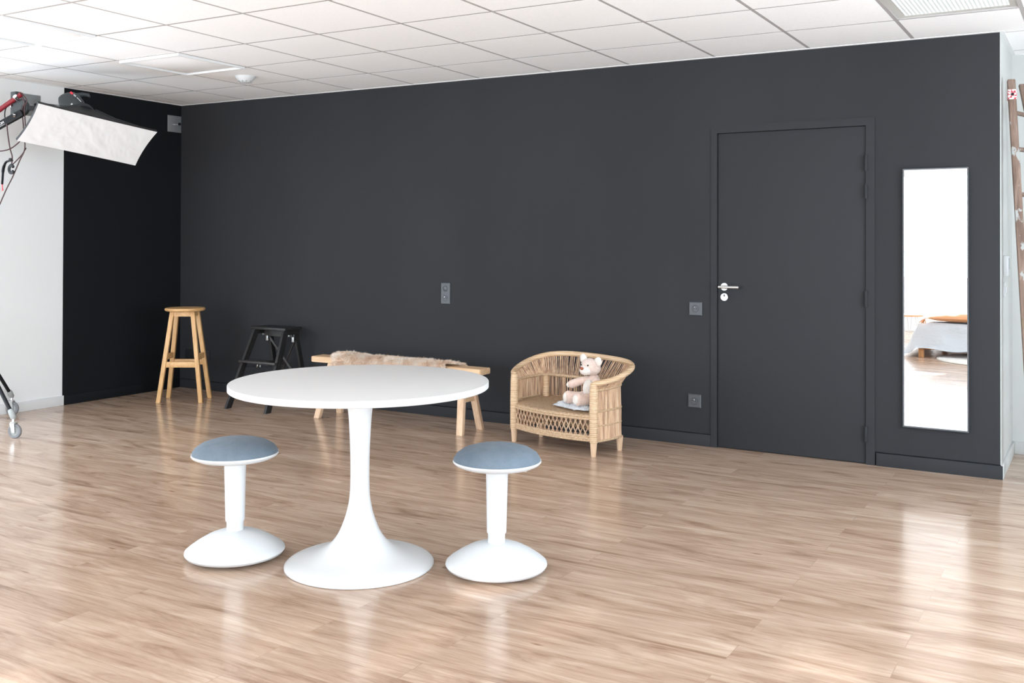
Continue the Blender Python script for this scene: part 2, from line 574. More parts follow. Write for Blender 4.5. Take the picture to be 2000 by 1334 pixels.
# black wall with the door opening
DX0, DX1, DZ = 4.771, 5.784, 2.068
w = MB()
w.box((XL - .15, 0, .082), (DX0, .12, 2.66), 'dark').box((DX0, 0, DZ), (DX1, .12, 2.66), 'dark').box((DX1, 0, .082), (X1 - .002, .12, 2.66), 'dark')
w.box((XL - .15, .015, -.05), (DX0, .12, .082), 'dark').box((DX1, .015, -.05), (X1 - .002, .12, .082), 'dark')
struct(w.build('wall_back'), 'matt black wall with a flush door', 'wall')
struct(MB().box((X1 - .1, .0008, .082), (X1, YB + .12, 2.66), 'dimwhite').box((X1 - .1, .016, -.05), (X1, YB + .12, .082), 'dimwhite').build('wall_return'), 'narrow white return wall at the right end of the black wall', 'wall')
struct(MB().box((X1, YB, -.05), (XR + .12, YB + .12, 2.66), 'dimwhite').build('wall_nook'), 'white wall behind the old ladder', 'wall')
def side_wall(mb, x0, x1, y1, SIDE):
    WZ = SZ
    ys = [YF - .12] + [e for ab in SIDE for e in ab] + [y1]
    for i in range(0, len(ys), 2):
        mb.box((x0, ys[i], WZ[0]), (x1, ys[i + 1], WZ[1]), 'white')
    mb.box((x0, YF - .12, -.05), (x1, y1, WZ[0]), 'white').box((x0, YF - .12, WZ[1]), (x1, y1, 2.66), 'white')
w = MB(); side_wall(w, XR, XR + .12, YB, RIGHT_FILL)
struct(w.build('wall_right'), 'white side wall', 'wall')
w = MB()
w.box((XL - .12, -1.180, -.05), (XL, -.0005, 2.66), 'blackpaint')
side_wall(w, XL - .12, XL, -1.180, LEFT_FILL)
struct(w.build('wall_left'), 'left wall, black next to the corner and white beyond', 'wall')
# window wall behind the camera
w = MB()
edges = [XL] + [e for ab in WINS for e in ab] + [XR]
for i in range(0, len(edges), 2):
    w.box((edges[i], YF - .14, WZ[0]), (edges[i + 1], YF, WZ[1]), 'white')
w.box((XL, YF - .14, -.05), (XR, YF, WZ[0]), 'white').box((XL, YF - .14, WZ[1]), (XR, YF, 2.7), 'white')
struct(w.build('wall_front'), 'white window wall behind the photographer', 'wall')
for i, (a, b) in enumerate(WINS):
    fr = MB()
    t = .05
    for x0, x1, z0, z1 in ((a, b, WZ[0], WZ[0] + t), (a, b, WZ[1] - t, WZ[1]), (a, a + t, WZ[0] + t, WZ[1] - t), (b - t, b, WZ[0] + t, WZ[1] - t), ((a + b) / 2 - t / 2, (a + b) / 2 + t / 2, WZ[0] + t, WZ[1] - t)):
        fr.box((x0, YF - .12, z0), (x1, YF - .06, z1), 'whitetrim')
    fo = struct(fr.build('window_%d' % (i + 1)), 'white framed window', 'window')
    g = MB().box((a + t, YF - .093, WZ[0] + t), ((a + b) / 2 - t / 2, YF - .088, WZ[1] - t), 'glass').box(((a + b) / 2 + t / 2, YF - .093, WZ[0] + t), (b - t, YF - .088, WZ[1] - t), 'glass').build('glass', fo)

for i, (x, (a, b)) in enumerate([(XL - .10, ab) for ab in LEFT_FILL] + [(XR + .05, ab) for ab in RIGHT_FILL]):  # frames for the side windows added as fill
    fr = MB()
    for y0, y1, z0, z1 in ((a, b, SZ[0], SZ[0] + t), (a, b, SZ[1] - t, SZ[1]), (a, a + t, SZ[0] + t, SZ[1] - t), (b - t, b, SZ[0] + t, SZ[1] - t)):
        fr.box((x, y0, z0), (x + .05, y1, z1), 'whitetrim')
    fo = struct(fr.build('window_%d' % (i + 4)), 'unseen white framed side window, added for fill light', 'window')
    MB().box((x + .022, a + t, SZ[0] + t), (x + .028, b - t, SZ[1] - t), 'glass').build('glass', fo)

# ceiling: tiles in a recessed grid
TS = .6
cb = MB()
def cquad(x0, x1, y0, y1, dz, m_, side=True, drop=.006):
    b = .004
    vs = []
    for x, y, z in ((x0, y0, dz), (x1, y0, dz), (x1, y1, dz), (x0, y1, dz)):
        vs.append((x, y, zc(x, y) + z))
    for x, y in ((x0, y0), (x1, y0), (x1, y1), (x0, y1)):
        vs.append((x, y, zc(x, y) + dz + .03))
    cb.add(vs, [(3, 2, 1, 0), (0, 1, 5, 4), (1, 2, 6, 5), (2, 3, 7, 6), (3, 0, 4, 7), (4, 5, 6, 7)], m_)
SPEC = {(2, 2), (2, 4), (10, 1), (10, 2)}
for i in range(-1, 16):
    for j in range(-2, 17):
        x0, x1 = i * TS, (i + 1) * TS
        y1, y0 = .035 - j * TS, .035 - (j + 1) * TS
        x0c, x1c = max(x0 + .011, XL), min(x1 - .011, XR)
        y0c, y1c = max(y0 + .011, YF), min(y1 - .011, YB)
        if x1c - x0c < .02 or y1c - y0c < .02 or (i, j) in SPEC:
            continue
        if x1c <= X1 + .001 and j < 0: continue
        cquad(x0c, x1c, y0c, y1c, 0, 'tile')
def gbar(x0, x1, y0, y1):
    x0, x1, y0, y1 = max(x0, XL), min(x1, XR), max(y0, YF), min(y1, YB)
    if x1 - x0 < .004 or y1 - y0 < .004: return
    cb.box((x0, y0, 0), (x1, y1, .02), 'grid')
    for k in range(len(cb.v) - 8, len(cb.v)):
        x, y, z = cb.v[k]; cb.v[k] = (x, y, zc(x, y) + .0008 + z)
for i in range(0, 16):
    if abs(i * TS - X1) > .02: gbar(i * TS - .011, i * TS + .011, YF, YB if i * TS > X1 else .0)
for j in range(-2, 17):
    y = .035 - j * TS
    for i in range(-1, 16):
        if j < 0 and (i + 1) * TS < X1: continue
        if i == 10 and j == 2: continue
        gbar(max(i * TS, XL) + .011, (i + 1) * TS - .011, y - .011, y + .011)
# closed soffit over the tiles
k0 = len(cb.v)
cb.box((XL, YF, .12), (XR, YB, .14), 'grid')
for k in range(k0, len(cb.v)):
    x, y, z = cb.v[k]; cb.v[k] = (x, y, zc(x, y) + z)
struct(cb.build('ceiling'), 'suspended ceiling of white mineral tiles', 'ceiling')
# white edge angle around the room
tb = MB()
def angle(x0, y0, x1, y1):
    vs = []
    for dz in (-.012, .004):
        for x, y in ((x0, y0), (x1, y0), (x1, y1), (x0, y1)): vs.append((x, y, zc(x, y) + dz))
    tb.add(vs, [(3, 2, 1, 0), (4, 5, 6, 7), (0, 1, 5, 4), (1, 2, 6, 5), (2, 3, 7, 6), (3, 0, 4, 7)], 'whitetrim')
tb2 = tb
vs0 = [(XL, -.022, X1 + .0, 0), (XL, YF, XL + .022, -.022), (X1, -.022, X1 + .022, YB), (X1 + .022, YB - .022, XR, YB)]
for q in vs0:
    vs = []
    for dz in (-.003, .004):
        for x, y in ((q[0], q[1]), (q[2], q[1]), (q[2], q[3]), (q[0], q[3])): vs.append((x, y, zc(x, y) + dz))
    tb.add(vs, [(3, 2, 1, 0), (4, 5, 6, 7), (0, 1, 5, 4), (1, 2, 6, 5), (2, 3, 7, 6), (3, 0, 4, 7)], 'whitetrim')
struct(tb.build('trim_1'), 'white edge angle of the ceiling', 'trim')

# baseboards: board with a thin slot over it
def skirt(name, segs, m_, label):
    s = MB()
    for a, b in segs: s.box(a, b, m_, bev=.002)
    return struct(s.build(name), label, 'baseboard')
skirt('baseboard_back', [((XL + .012, -.010, 0), (DX0 - .001, .015, .076)), ((DX1 + .008, -.010, 0), (X1 + .010, .015, .076))], 'darktrim', 'black baseboard of the black wall')
s = MB()
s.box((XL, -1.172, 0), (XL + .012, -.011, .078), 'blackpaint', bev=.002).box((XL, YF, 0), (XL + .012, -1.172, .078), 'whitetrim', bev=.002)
struct(s.build('baseboard_left'), 'baseboard of the left wall', 'baseboard')
skirt('baseboard_right', [((X1, 0, 0), (X1 + .013, YB, .078)), ((X1 + .013, YB - .013, 0), (XR, YB, .078))], 'dimwhite', 'white baseboard beside the ladder')

# ------------------------------------------------------------------ door
d = bpy.data.objects.new('door_1', None); COL.objects.link(d); d.location = (DX0, 0, 0)
struct(d, 'flush black door in a black frame', 'door')
fw = .040
f = MB()
f.box((0, -.006, 0), (fw, .1, DZ), 'darktrim').box((1.013 - .052, -.006, 0), (1.013, .1, DZ), 'darktrim').box((fw, -.006, 2.022), (1.013 - .052, .1, DZ), 'darktrim')
f.build('door_frame', d)
MB().box((fw + .004, .004, .006), (1.013 - .052 - .003, .044, 2.018), 'darktrim', bev=.0015).build('door_leaf', d)
MB().box((fw - .002, .02, 0), (1.013 - .05, .09, 2.03), 'black').build('door_rebate', d)
for z0, z1 in ((1.749, 1.844), (1.584, 1.669), (.936, 1.034), (.135, .229)):
    h = MB()
    h.lathe([(0, 0), (.0075, 0), (.0085, .003), (.0085, z1 - z0 - .003), (.0075, z1 - z0), (0, z1 - z0)], 'darktrim', 16, Matrix.Translation((.963, -.010, z0)))
    h.box((.963, -.009, z0), (.976, -.006, z1), 'darktrim')
    h.build('hinge', d)
Ry = Matrix.Rotation(R(90), 4, 'X')
rose = [(0, .009), (.0235, .009), (.0252, .006), (.0255, 0)]
hx = .089
h = MB().lathe(rose, 'satin', 40, Matrix.Translation((hx, .004, 1.035)) @ Ry)
h.build('handle_rose', d)
h = MB()
h.tube([(hx, .0, 1.035), (hx, -.045, 1.035), (hx + .006, -.052, 1.035)], .0085, 'satin', 14)
h.tube([(hx - .022, -.052, 1.035), (hx + .110, -.052, 1.035)], .0095, 'satin', 18)
h.build('door_handle', d)['label'] = 'satin steel lever handle'
h = MB().lathe(rose, 'satin', 40, Matrix.Translation((hx, .004, .969)) @ Ry)
h.box((hx - .004, -.0062, .972), (hx + .004, -.0048, .986), 'black')
h.tube([(hx, -.003, .960), (hx, -.007, .960)], .008, 'chrome', 16)
h.build('escutcheon', d)

# ------------------------------------------------------------------ sockets
def face_plate(w, h, t=.010):
    # gently domed square plate facing -y
    s = MB()
    vs = []; fs = []
    prof = [(1, 0), (1, t * .55), (.9, t), (.0, t)]
    for k, y in prof[:3]:
        for u, v in ((-1, -1), (1, -1), (1, 1), (-1, 1)): vs.append((u * w / 2 * k, -y, v * h / 2 * (k if h <= w else 1 - (1 - k) * w / h)))
    for a in range(2):
        for i in range(4):
            j = (i + 1) % 4; fs.append((a * 4 + i, a * 4 + j, a * 4 + 4 + j, a * 4 + 4 + i))
    fs.append((8, 9, 10, 11))
    s.add(vs, fs, 'socket')
    return s
def ring(s, x, z, r, y, m_):
    s.lathe([(r - .0022, 0), (r - .0022, .0012), (r, .0012), (r, 0)], m_, 40, Matrix.Translation((x, y, z)) @ Ry)
def socket_outlet(p, x, z, tilt=0):
    b = MB(); yy = -.0096
    ring(b, x, z, .0225, yy, 'socketdark')
    b.lathe([(0, -.001), (.0185, -.001), (.0205, .001)], 'socket', 40, Matrix.Translation((x, yy, z)) @ Ry)
    b.build('outlet', p)
    q = MB()
    ca, sa = math.cos(tilt), math.sin(tilt)
    for dx, dz in ((-.0095, 0), (.0095, 0)):
        q.lathe([(0, .0022), (.0026, .0022), (.0026, 0)], 'black', 12, Matrix.Translation((x + dx * ca - dz * sa, yy, z + dx * sa + dz * ca)) @ Ry)
    q.build('pin_holes', p)
    dx, dz = 0, .010
    MB().tube([(x + dx * ca - dz * sa, yy, z + dx * sa + dz * ca), (x + dx * ca - dz * sa, yy - .012, z + dx * sa + dz * ca)], .0024, 'chrome', 10).build('earth_pin', p)
def socket(name, x, z, label, cat='socket', tilt=0, group=None):
    t = thing(name, label, cat, (x, 0, z), 0, group)
    face_plate(.088, .088).build('face_plate', t)
    socket_outlet(t, 0, 0, tilt)
    return t
socket('wall_socket', 4.667, .887, 'upper of the two square anthracite sockets left of the black door', group='square sockets left of the door')
socket('wall_socket', 4.661, .287, 'lower square anthracite socket left of the black door, near the baseboard', tilt=-.35, group='square sockets left of the door')
t = thing('switch_and_socket', 'tall anthracite plate with a round switch over a socket, mid black wall', 'switch', (2.694, 0, .928))
face_plate(.082, .160).build('face_plate', t)
b = MB(); ring(b, 0, .036, .0225, -.0096, 'socketdark')
b.lathe([(0, .0025), (.018, .0025), (.0200, .001)], 'socket', 40, Matrix.Translation((0, -.0096, .036)) @ Ry)
b.build('switch_button', t)
socket_outlet(t, 0, -.036)
t = thing('wall_socket_block', 'low row of black sockets on the wall behind the wooden bar stool', 'socket', (.025, 0, .305))
MB().box((-.155, -.010, -.042), (.155, 0, .042), 'socketdark', bev=.003).build('face_plate', t)
for k, x in enumerate((-.103, -.035, .035, .103)):
    b = MB(); ring(b, x, 0, .0215, -.0096, 'socket'); b.build('outlet', t)
    q = MB().tube([(x, -.009, .01), (x, -.022, .01)], .0025, 'chrome', 10)
    q.build('earth_pin', t)
t = thing('cable_outlet', 'thin cable with a small bright connector on the wall behind the black step stool', 'cable', (.77, 0, .255))
MB().tube([(-.20, -.004, -.012), (-.1, -.006, -.010), (-.01, -.008, -.002), (.06, -.008, -.004), (.2, -.004, .022), (.3, -.004, .03)], .0022, 'socketdark', 6).build('wire', t)
MB().box((-.018, -.016, -.012), (-.002, -.002, .012), 'chrome', bev=.002).box((.014, -.012, -.009), (.028, -.002, .009), 'grey', bev=.002).build('connector', t)

# intercom and switch on the return wall
t = thing('intercom', 'white wall intercom handset on the narrow white wall', 'intercom', (X1, .20, 1.19))
MB().box((0, -.045, -.058), (.026, .045, .058), 'plastic', bev=.004).build('housing', t)
MB().box((.026, -.002, -.02), (.029, .030, .045), 'grey', bev=.001).build('speaker_panel', t)
t = thing('light_switch', 'small white light switch under the intercom', 'switch', (X1, .19, 1.055))
MB().box((0, -.040, -.040), (.009, .040, .040), 'plastic', bev=.002).build('switch_plate', t)
MB().box((.009, -.018, -.018), (.015, .018, .018), 'plastic', bev=.002).build('rocker', t)

# ------------------------------------------------------------------ mirror
t = thing('wall_mirror', 'tall narrow mirror in a thin grey frame right of the black door', 'mirror', (6.1185, 0, 1.0))
fr = MB()
mw, mh, ft = .352, 1.505, .007
for a, b in (((-mw / 2, -.020, -mh / 2), (mw / 2, -.001, -mh / 2 + ft)), ((-mw / 2, -.020, mh / 2 - ft), (mw / 2, -.001, mh / 2)), ((-mw / 2, -.020, -mh / 2 + ft), (-mw / 2 + ft, -.001, mh / 2 - ft)), ((mw / 2 - ft, -.020, -mh / 2 + ft), (mw / 2, -.001, mh / 2 - ft))):
    fr.box(a, b, 'alu')
fr.build('frame', t)
MB().box((-mw / 2 + ft - .001, -.014, -mh / 2 + ft - .001), (mw / 2 - ft + .001, -.004, mh / 2 - ft + .001), 'mirror').build('mirror_glass', t)

# ------------------------------------------------------------------ ceiling fittings
def ceil_panel(i, j, label):
    cx, cy_ = (i + .5) * TS, .035 - (j + .5) * TS
    t = thing('ceiling_air_diffuser', label, 'air diffuser', (cx, cy_, zc(cx, cy_)), 0, 'framed square ceiling panels')
    h = TS / 2 - .008
    f = MB()
    w_, dn = .014, .016
    for q in (((-h, -h), (h, -h + w_)), ((-h, h - w_), (h, h)), ((-h, -h + w_), (-h + w_, h - w_)), ((h - w_, -h + w_), (h, h - w_))):
        f.box((*q[0], -dn), (*q[1], .02), 'whitetrim')
    f.build('frame', t)
    MB().box((-h + w_ + .012, -h + w_ + .012, -.004), (h - w_ - .012, h - w_ - .012, .022), 'tile', bev=.002).build('panel', t)
    return t
ceil_panel(2, 2, 'framed square ceiling panel beside the white smoke detector')
ceil_panel(2, 4, 'framed square ceiling panel at the left edge, above the softbox')
t = thing('smoke_detector', 'white domed smoke detector on the ceiling', 'smoke detector', (1.50, -.885, zc(1.5, -.885)))
MB().lathe([(.0, -.048), (.030, -.047), (.040, -.043), (.055, -.030), (.072, -.010), (.076, 0)], 'plastic', 40).build('housing', t)
g = MB()
for k in range(10):
    a = k * math.pi / 5
    g.box((.041, -.004, -.044), (.052, .004, -.034), 'grey', Matrix.Rotation(a, 4, 'Z'))
g.build('vent_slots', t)
# fluorescent lamp
cx, cy_ = 10.5 * TS, .035 - 2 * TS
t = thing('ceiling_lamp', 'recessed ceiling lamp with ribbed diffuser and grey frame, top right', 'lamp', (cx, cy_, zc(cx, cy_ + .0)))
f = MB(); a, c_ = TS / 2 - .006, TS - .006
b1, b2 = a - .045, c_ - .022
zt = -.007 * 0
vs = [(-a, -c_, 0), (a, -c_, 0), (a, c_, 0), (-a, c_, 0), (-b1, -b2, .014), (b1, -b2, .014), (b1, b2, .014), (-b1, b2, .014)]
f.add(vs, [(0, 1, 5, 4), (1, 2, 6, 5), (2, 3, 7, 6), (3, 0, 4, 7)], 'lampframe')
fo = f.build('frame', t, recalc=False)
go = MB().box((-b1, -b2, .010), (b1, b2, .020), 'louvre').build('diffuser', t)
go['label'] = 'ribbed pale green-white diffuser'

# ------------------------------------------------------------------ round table
t = thing('round_table', 'round white pedestal table with trumpet foot, mid room', 'table', (4.337, -2.999, 0))
Rt = .527
MB().lathe([(0, .724), (Rt - .02, .724), (Rt - .004, .7245), (Rt, .728), (Rt, .7485), (Rt - .0012, .7508), (Rt - .004, .7515), (0, .7515)], 'tabletop', 128).build('tabletop', t)
prof = [(0, 0), (.300, 0), (.303, .004), (.302, .010), (.292, .018), (.262, .030), (.222, .040), (.178, .053), (.142, .070), (.112, .095), (.088, .128), (.069, .170), (.054, .215), (.0445, .260), (.0400, .305), (.0388, .36), (.0390, .42), (.0408, .49), (.0440, .56), (.0475, .61), (.0535, .66), (.062, .70), (.078, .724), (0, .724)]
pts = catmull([(p[0], 0, p[1]) for p in prof[3:-1]], 70)
prof2 = [(0, 0), (.299, 0), (.303, .003), (.3035, .008)] + [(p.x, p.z) for p in pts] + [(0, .724)]
MB().lathe(prof2, 'table', 96).build('pedestal', t)

# ------------------------------------------------------------------ active stools
def stool(loc, tilt_dir, tilt, lever_a, label, hh):
    t = thing('wobble_stool', label, 'stool', loc, 0, 'grey topped white stools at the round table')
    k = V((math.cos(tilt_dir), math.sin(tilt_dir), 0)) * math.tan(tilt)
    # convex rocker base, leaning with the column
    ax = V((-k.y, k.x, 0))
    T = Matrix.Rotation(-math.atan(k.length), 4, V((k.y, -k.x, 0))) if k.length > 1e-6 else Matrix()
    zb = .004
    L = Matrix.Translation((0, 0, zb)) @ T
    MB().lathe([(0, 0), (.10, .0), (.17, .006), (.198, .016), (.2045, .026), (.203, .033), (.19, .044), (.155, .068), (.115, .090), (.075, .105), (.045, .112), (0, .113)], 'plastic', 80, L).build('base', t)
    MB().lathe([(0, .105), (.034, .105), (.0345, .111), (.0345, .160), (0, .160)], 'plastic', 40, L).build('lower_column', t)
    MB().lathe([(0, .150), (.0385, .150), (.0395, .156), (.0400, .19), (.0445, hh - .015), (.050, hh), (0, hh)], 'plastic', 48, L).build('column', t)
    MB().lathe([(0, hh - .012), (.09, hh - .008), (.150, hh + .004), (.172, hh + .014), (.1785, hh + .022), (.1775, hh + .028), (.165, hh + .028), (0, hh + .028)], 'plastic', 80, L).build('seat_shell', t)
    MB().lathe([(.1745, hh + .026), (.1735, hh + .036), (.163, hh + .052), (.135, hh + .070), (.095, hh + .082), (.05, hh + .088), (0, hh + .090)], 'felt', 80, L).build('seat_cushion', t)
    lv = MB().box((.085, -.022, hh - .012), (.125, .022, hh - .001), 'plastic', L @ Matrix.Rotation(lever_a, 4, 'Z'), bev=.004)
    lv.build('height_lever', t)
    return t
stool((3.833, -3.197, 0), R(170), R(.5), R(205), 'white stool with blue-grey cushion left of the round table', .405)
stool((4.857, -2.775, 0), R(0), R(.3), R(20), 'white stool with blue-grey cushion right of the round table', .415)

# ------------------------------------------------------------------ bar stool
t = thing('bar_stool', 'tall round-topped honey wooden bar stool in the corner', 'stool', (.413, -.487, 0))
MB().lathe([(0, .738), (.150, .738), (.157, .742), (.161, .750), (.160, .758), (.155, .763), (0, .763)], 'honeytop', 64).build('seat', t)
A0 = R(31.7)
ux = V((math.cos(A0), math.sin(A0), 0)); uy = V((-math.sin(A0), math.cos(A0), 0))
feet = {}
for a in (-1, 1):
    for b in (-1, 1):
        ft_ = ux * (a * .172) + uy * (b * .128)
        tp = ux * (a * .083) + uy * (b * .062) + V((0, 0, .738))
        feet[(a, b)] = (ft_, tp)
        MB().beam(ft_, tp, .033, .033, 'honey', side=ux, bev=.002).build('leg', t)
def lerp_leg(k, z):
    a, b = feet[k]; return a + (b - a) * (z / .738)
for k1, k2, z in (((-1, -1), (1, -1), .305), ((-1, 1), (1, 1), .305), ((-1, -1), (-1, 1), .365), ((1, -1), (1, 1), .365)):
    MB().beam(lerp_leg(k1, z), lerp_leg(k2, z), .045, .020, 'honeytop', side=(0, 0, 1), flatends=False, bev=.0015).build('stretcher', t)
for k1, k2 in (((-1, -1), (1, -1)), ((-1, 1), (1, 1)), ((-1, -1), (-1, 1)), ((1, -1), (1, 1))):
    MB().beam(lerp_leg(k1, .716), lerp_leg(k2, .716), .04, .018, 'honeytop', side=(0, 0, 1), flatends=False).build('apron', t)

# ------------------------------------------------------------------ black step stool
t = thing('step_stool', 'black wooden folding step stool against the black wall', 'step stool', (1.21, -.25, 0))
def P_(x, y, z): return (x - 1.21, y + .25, z)
MB().box(P_(.965, -.295, .600), P_(1.345, -.098, .620), 'blackwood', bev=.003).build('top_step', t)
FL = (P_(1.022, -.590, 0), P_(1.000, -.262, .600)); FR = (P_(1.462, -.590, 0), P_(1.312, -.262, .600))
FR = (P_(1.452, -.595, 0), P_(1.318, -.262, .600))
for a, b in (FL, FR):
    MB().beam(a, b, .024, .055, 'blackwood', side=(1, 0, 0)).build('leg', t)
BL = (P_(1.03, -.030, 0), P_(1.020, -.130, .600)); BR = (P_(1.345, -.030, 0), P_(1.300, -.130, .600))
for a, b in (BL, BR):
    MB().beam(a, b, .022, .040, 'blackwood', side=(1, 0, 0)).build('leg', t)
def on(l, z): a, b = V(l[0]), V(l[1]); return a + (b - a) * (z / .6)
a, b = on(FL, .36), on(FR, .36)
MB().box((a.x - .02, a.y - .055, .345), (b.x + .012, a.y + .06, .363), 'darkwood', bev=.003).build('lower_step', t)
for l in (FL, FR):
    p = on(l, .585); x = p.x
    MB().box((x - .011, p.y - .01, .562), (x + .011, p.y + .155, .600), 'blackwood').build('side_rail', t)
MB().box((V(FL[1]).x, .065, .54), (V(FR[1]).x, .08, .598), 'darkwood').build('cross_rail', t)
for l in (BL, BR):
    q = on(l, .53)
    MB().box((q.x - .018, q.y - .040, .498), (q.x + .004, q.y - .028, .560), 'zinc', bev=.001).box((q.x - .016, q.y - .080, .548), (q.x - .007, q.y - .022, .556), 'zinc').build('hinge_bracket', t)
p0, p1, p2, p3 = on(BL, .53), on(BR, .13), on(BR, .53), on(BL, .13)
MB().beam(p0 + V((0, -.02, 0)), p1 + V((0, -.02, 0)), .018, .008, 'darkwood', side=(0, 0, 1), flatends=False).beam(p2 + V((0, -.008, 0)), p3 + V((0, -.008, 0)), .018, .008, 'darkwood', side=(0, 0, 1), flatends=False).build('cross_brace', t)
q = on(FR, .345)
MB().tube([(q.x + .010, q.y, .345), (q.x + .016, q.y, .345)], .004, 'chrome', 10).build('screw', t)

# ------------------------------------------------------------------ bench
t = thing('bench', 'long narrow pale wooden bench along the black wall', 'bench', (2.55, -.41, 0))
def B_(x, y, z): return (x - 2.55, y + .41, z)
def slab(m_):
    bm = bmesh.new(); bmesh.ops.create_cube(bm, size=1)
    for v in bm.verts:
        v.co = V((v.co.x * 1.515, v.co.y * .136, .429 + v.co.z * .042))
    bmesh.ops.bevel(bm, geom=bm.edges[:], offset=.004, segments=2, affect='EDGES')
    bmesh.ops.subdivide_edges(bm, edges=[e for e in bm.edges if e.calc_length() > .5], cuts=14)
    for v in bm.verts:
        v.co += V((0, .003 * noise.noise(v.co * 3), .003 * noise.noise(v.co * 4 + V((5, 0, 0)))))
    return MB().bm(bm, m_)
so_ = slab('elm').build('seat', t); so_.location = (0.003, -.007, 0)
for x, nm in ((1.905, -1), (3.185, 1)):
    xt = x + (.07 if nm < 0 else -.035)
    pl = []
    for yb, yt in ((-.535, -.455), (-.280, -.372)):
        b0, b1 = V(B_(x, yb, 0)), V(B_(xt, yt, .412)); pl.append((b0, b1))
        MB().beam(b0, b1, .048, .036, 'elmleg', side=(1, .05, 0), bev=.003).build('leg', t)
    def at(p, z): return p[0] + (p[1] - p[0]) * (z / .412)
    MB().beam(at(pl[0], .225), at(pl[1], .225), .030, .018, 'elm', side=(0, 0, 1), flatends=False, bev=.003).build('stretcher', t)
    MB().beam(at(pl[0], .385), at(pl[1], .385), .045, .022, 'elm', side=(0, 0, 1), flatends=False, bev=.003).build('apron', t)

# sheepskin draped over the bench
def fur_blades(mb, pts, n, length, m_, w=.0018, seed=1, clump=.5):
    rnd = random.Random(seed)
    vs = []; fs = []
    for _ in range(n):
        p, nrm, fall = pts(rnd)
        L = length * (.6 + .6 * rnd.random())
        cl = V((noise.noise(p * 22), noise.noise(p * 22 + V((9, 3, 1))), noise.noise(p * 22 + V((2, 8, 5))))) * clump * 1.6
        dr = (nrm + fall * .7 + cl + V((rnd.uniform(-.35, .35), rnd.uniform(-.35, .35), rnd.uniform(-.35, .35)))).normalized()
        side = dr.cross(V((rnd.uniform(-1, 1), rnd.uniform(-1, 1), rnd.uniform(-1, 1))))
        if side.length < 1e-4: continue
        side = side.normalized() * w
        p1 = p + dr * L * .55
        p2 = p1 + (dr + fall * .6 + V((0, 0, -.45))).normalized() * L * .5
        k = len(vs)
        vs += [p - side, p + side, p1 - side * .8, p1 + side * .8, p2]
        fs += [(k, k + 1, k + 3, k + 2), (k + 2, k + 3, k + 4)]
    mb.add(vs, fs, m_)
t = thing('sheepskin', 'shaggy beige sheepskin draped over the long bench', 'sheepskin', (2.50, -.42, .45))
def skin_pt(u, v):
    # u along x 0..1, v 0 front hem .. 1 back hem
    x = -.50 + u * (1.02 if v < .45 else 1.10)
    x += .02 * math.sin(v * 9)
    sw = [(-.078, -.085), (-.080, -.03), (-.066, .012), (0, .018), (.062, .012), (.074, -.02), (.078, -.05)]
    c = catmull([(0, a, b) for a, b in sw], 24)
    i = min(int(v * 24), 23); f = v * 24 - i
    q = c[i].lerp(c[i + 1], f)
    wob = .010 * noise.noise(V((x * 6, v * 3, 0)))
    lump = .010 * math.sin(x * 26 + 1.0 * v) * (1 if v < .6 else .3)
    hump = .016 * math.exp(-((u - .10) / .08) ** 2)
    y = q.y - lump * .4
    z = q.z + wob + hump * (1 if .2 < v < .9 else .3)
    if u > .80 and v < .5: z += 0
    return V((x, y, z))
nu, nv = 70, 22
vs = []; fs = []
for i in range(nu + 1):
    for j in range(nv + 1): vs.append(skin_pt(i / nu, j / nv))
for i in range(nu):
    for j in range(nv):
        a = i * (nv + 1) + j; fs.append((a, a + 1, a + nv + 2, a + nv + 1))
MB().add(vs, fs, 'fur', True).build('hide', t)
def spt(rnd):
    u = rnd.random(); v = rnd.random() ** .85
    p = skin_pt(u, v); a = skin_pt(min(1, u + .01), v) - skin_pt(max(0, u - .01), v); b = skin_pt(u, min(1, v + .02)) - skin_pt(u, max(0, v - .02))
    n = a.cross(b).normalized()
    if n.z < 0 and abs(n.z) > .3: n = -n
    if n.y > 0 and v < .25: n = -n
    if n.y < 0 and v > .75: n = -n
    ed = V((-1 if u < .03 else (1 if u > .97 else 0), 0, 0)) * .8
    return p, n + ed, V((.15, -.3 if v < .55 else .3, -.5))
fb = MB(); fur_blades(fb, spt, 26000, .026, 'fur', .0013, 3, .6)
fo = fb.build('fur', t, recalc=False); fo['kind'] = 'stuff'

# ------------------------------------------------------------------ wicker loveseat
CH = (3.958, -.461, 0); CA = R(-12.65)
t = thing('wicker_loveseat', 'small woven rattan loveseat with curved back against the black wall', 'loveseat', CH, CA)
FRp, FLp = V((.333, -.131, 0)), V((-.338, -.131, 0))
rail = [(.333, -.131, .445), (.372, -.10, .455), (.415, -.015, .475), (.427, .08, .503), (.402, .17, .530), (.33, .225, .548), (.2, .25, .557), (0, .262, .562), (-.2, .255, .560), (-.33, .225, .548), (-.402, .165, .526), (-.425, .07, .498), (-.412, -.02, .472), (-.374, -.10, .453), (-.338, -.131, .442)]
NS = 150
railc = catmull(rail, NS)
waist = [(.333, -.131, .405), (.345, -.08, .405), (.352, -.01, .408), (.350, .07, .412), (.335, .135, .415), (.28, .172, .416), (.15, .188, .417), (0, .195, .418), (-.15, .188, .417), (-.28, .172, .416), (-.335, .135, .415), (-.350, .07, .412), (-.352, -.01, .408), (-.346, -.08, .405), (-.338, -.131, .405)]
waistc = catmull(waist, NS)
lowc = [V((p.x * 1.02, p.y * 1.0, .085)) for p in waistc]
def tubeobj(name, pts, r, m_, n=12, **kw):
    return MB().tube(pts, r, m_, n, **kw).build(name, t)
tubeobj('top_rail', railc, .018, 'wrap', 14)
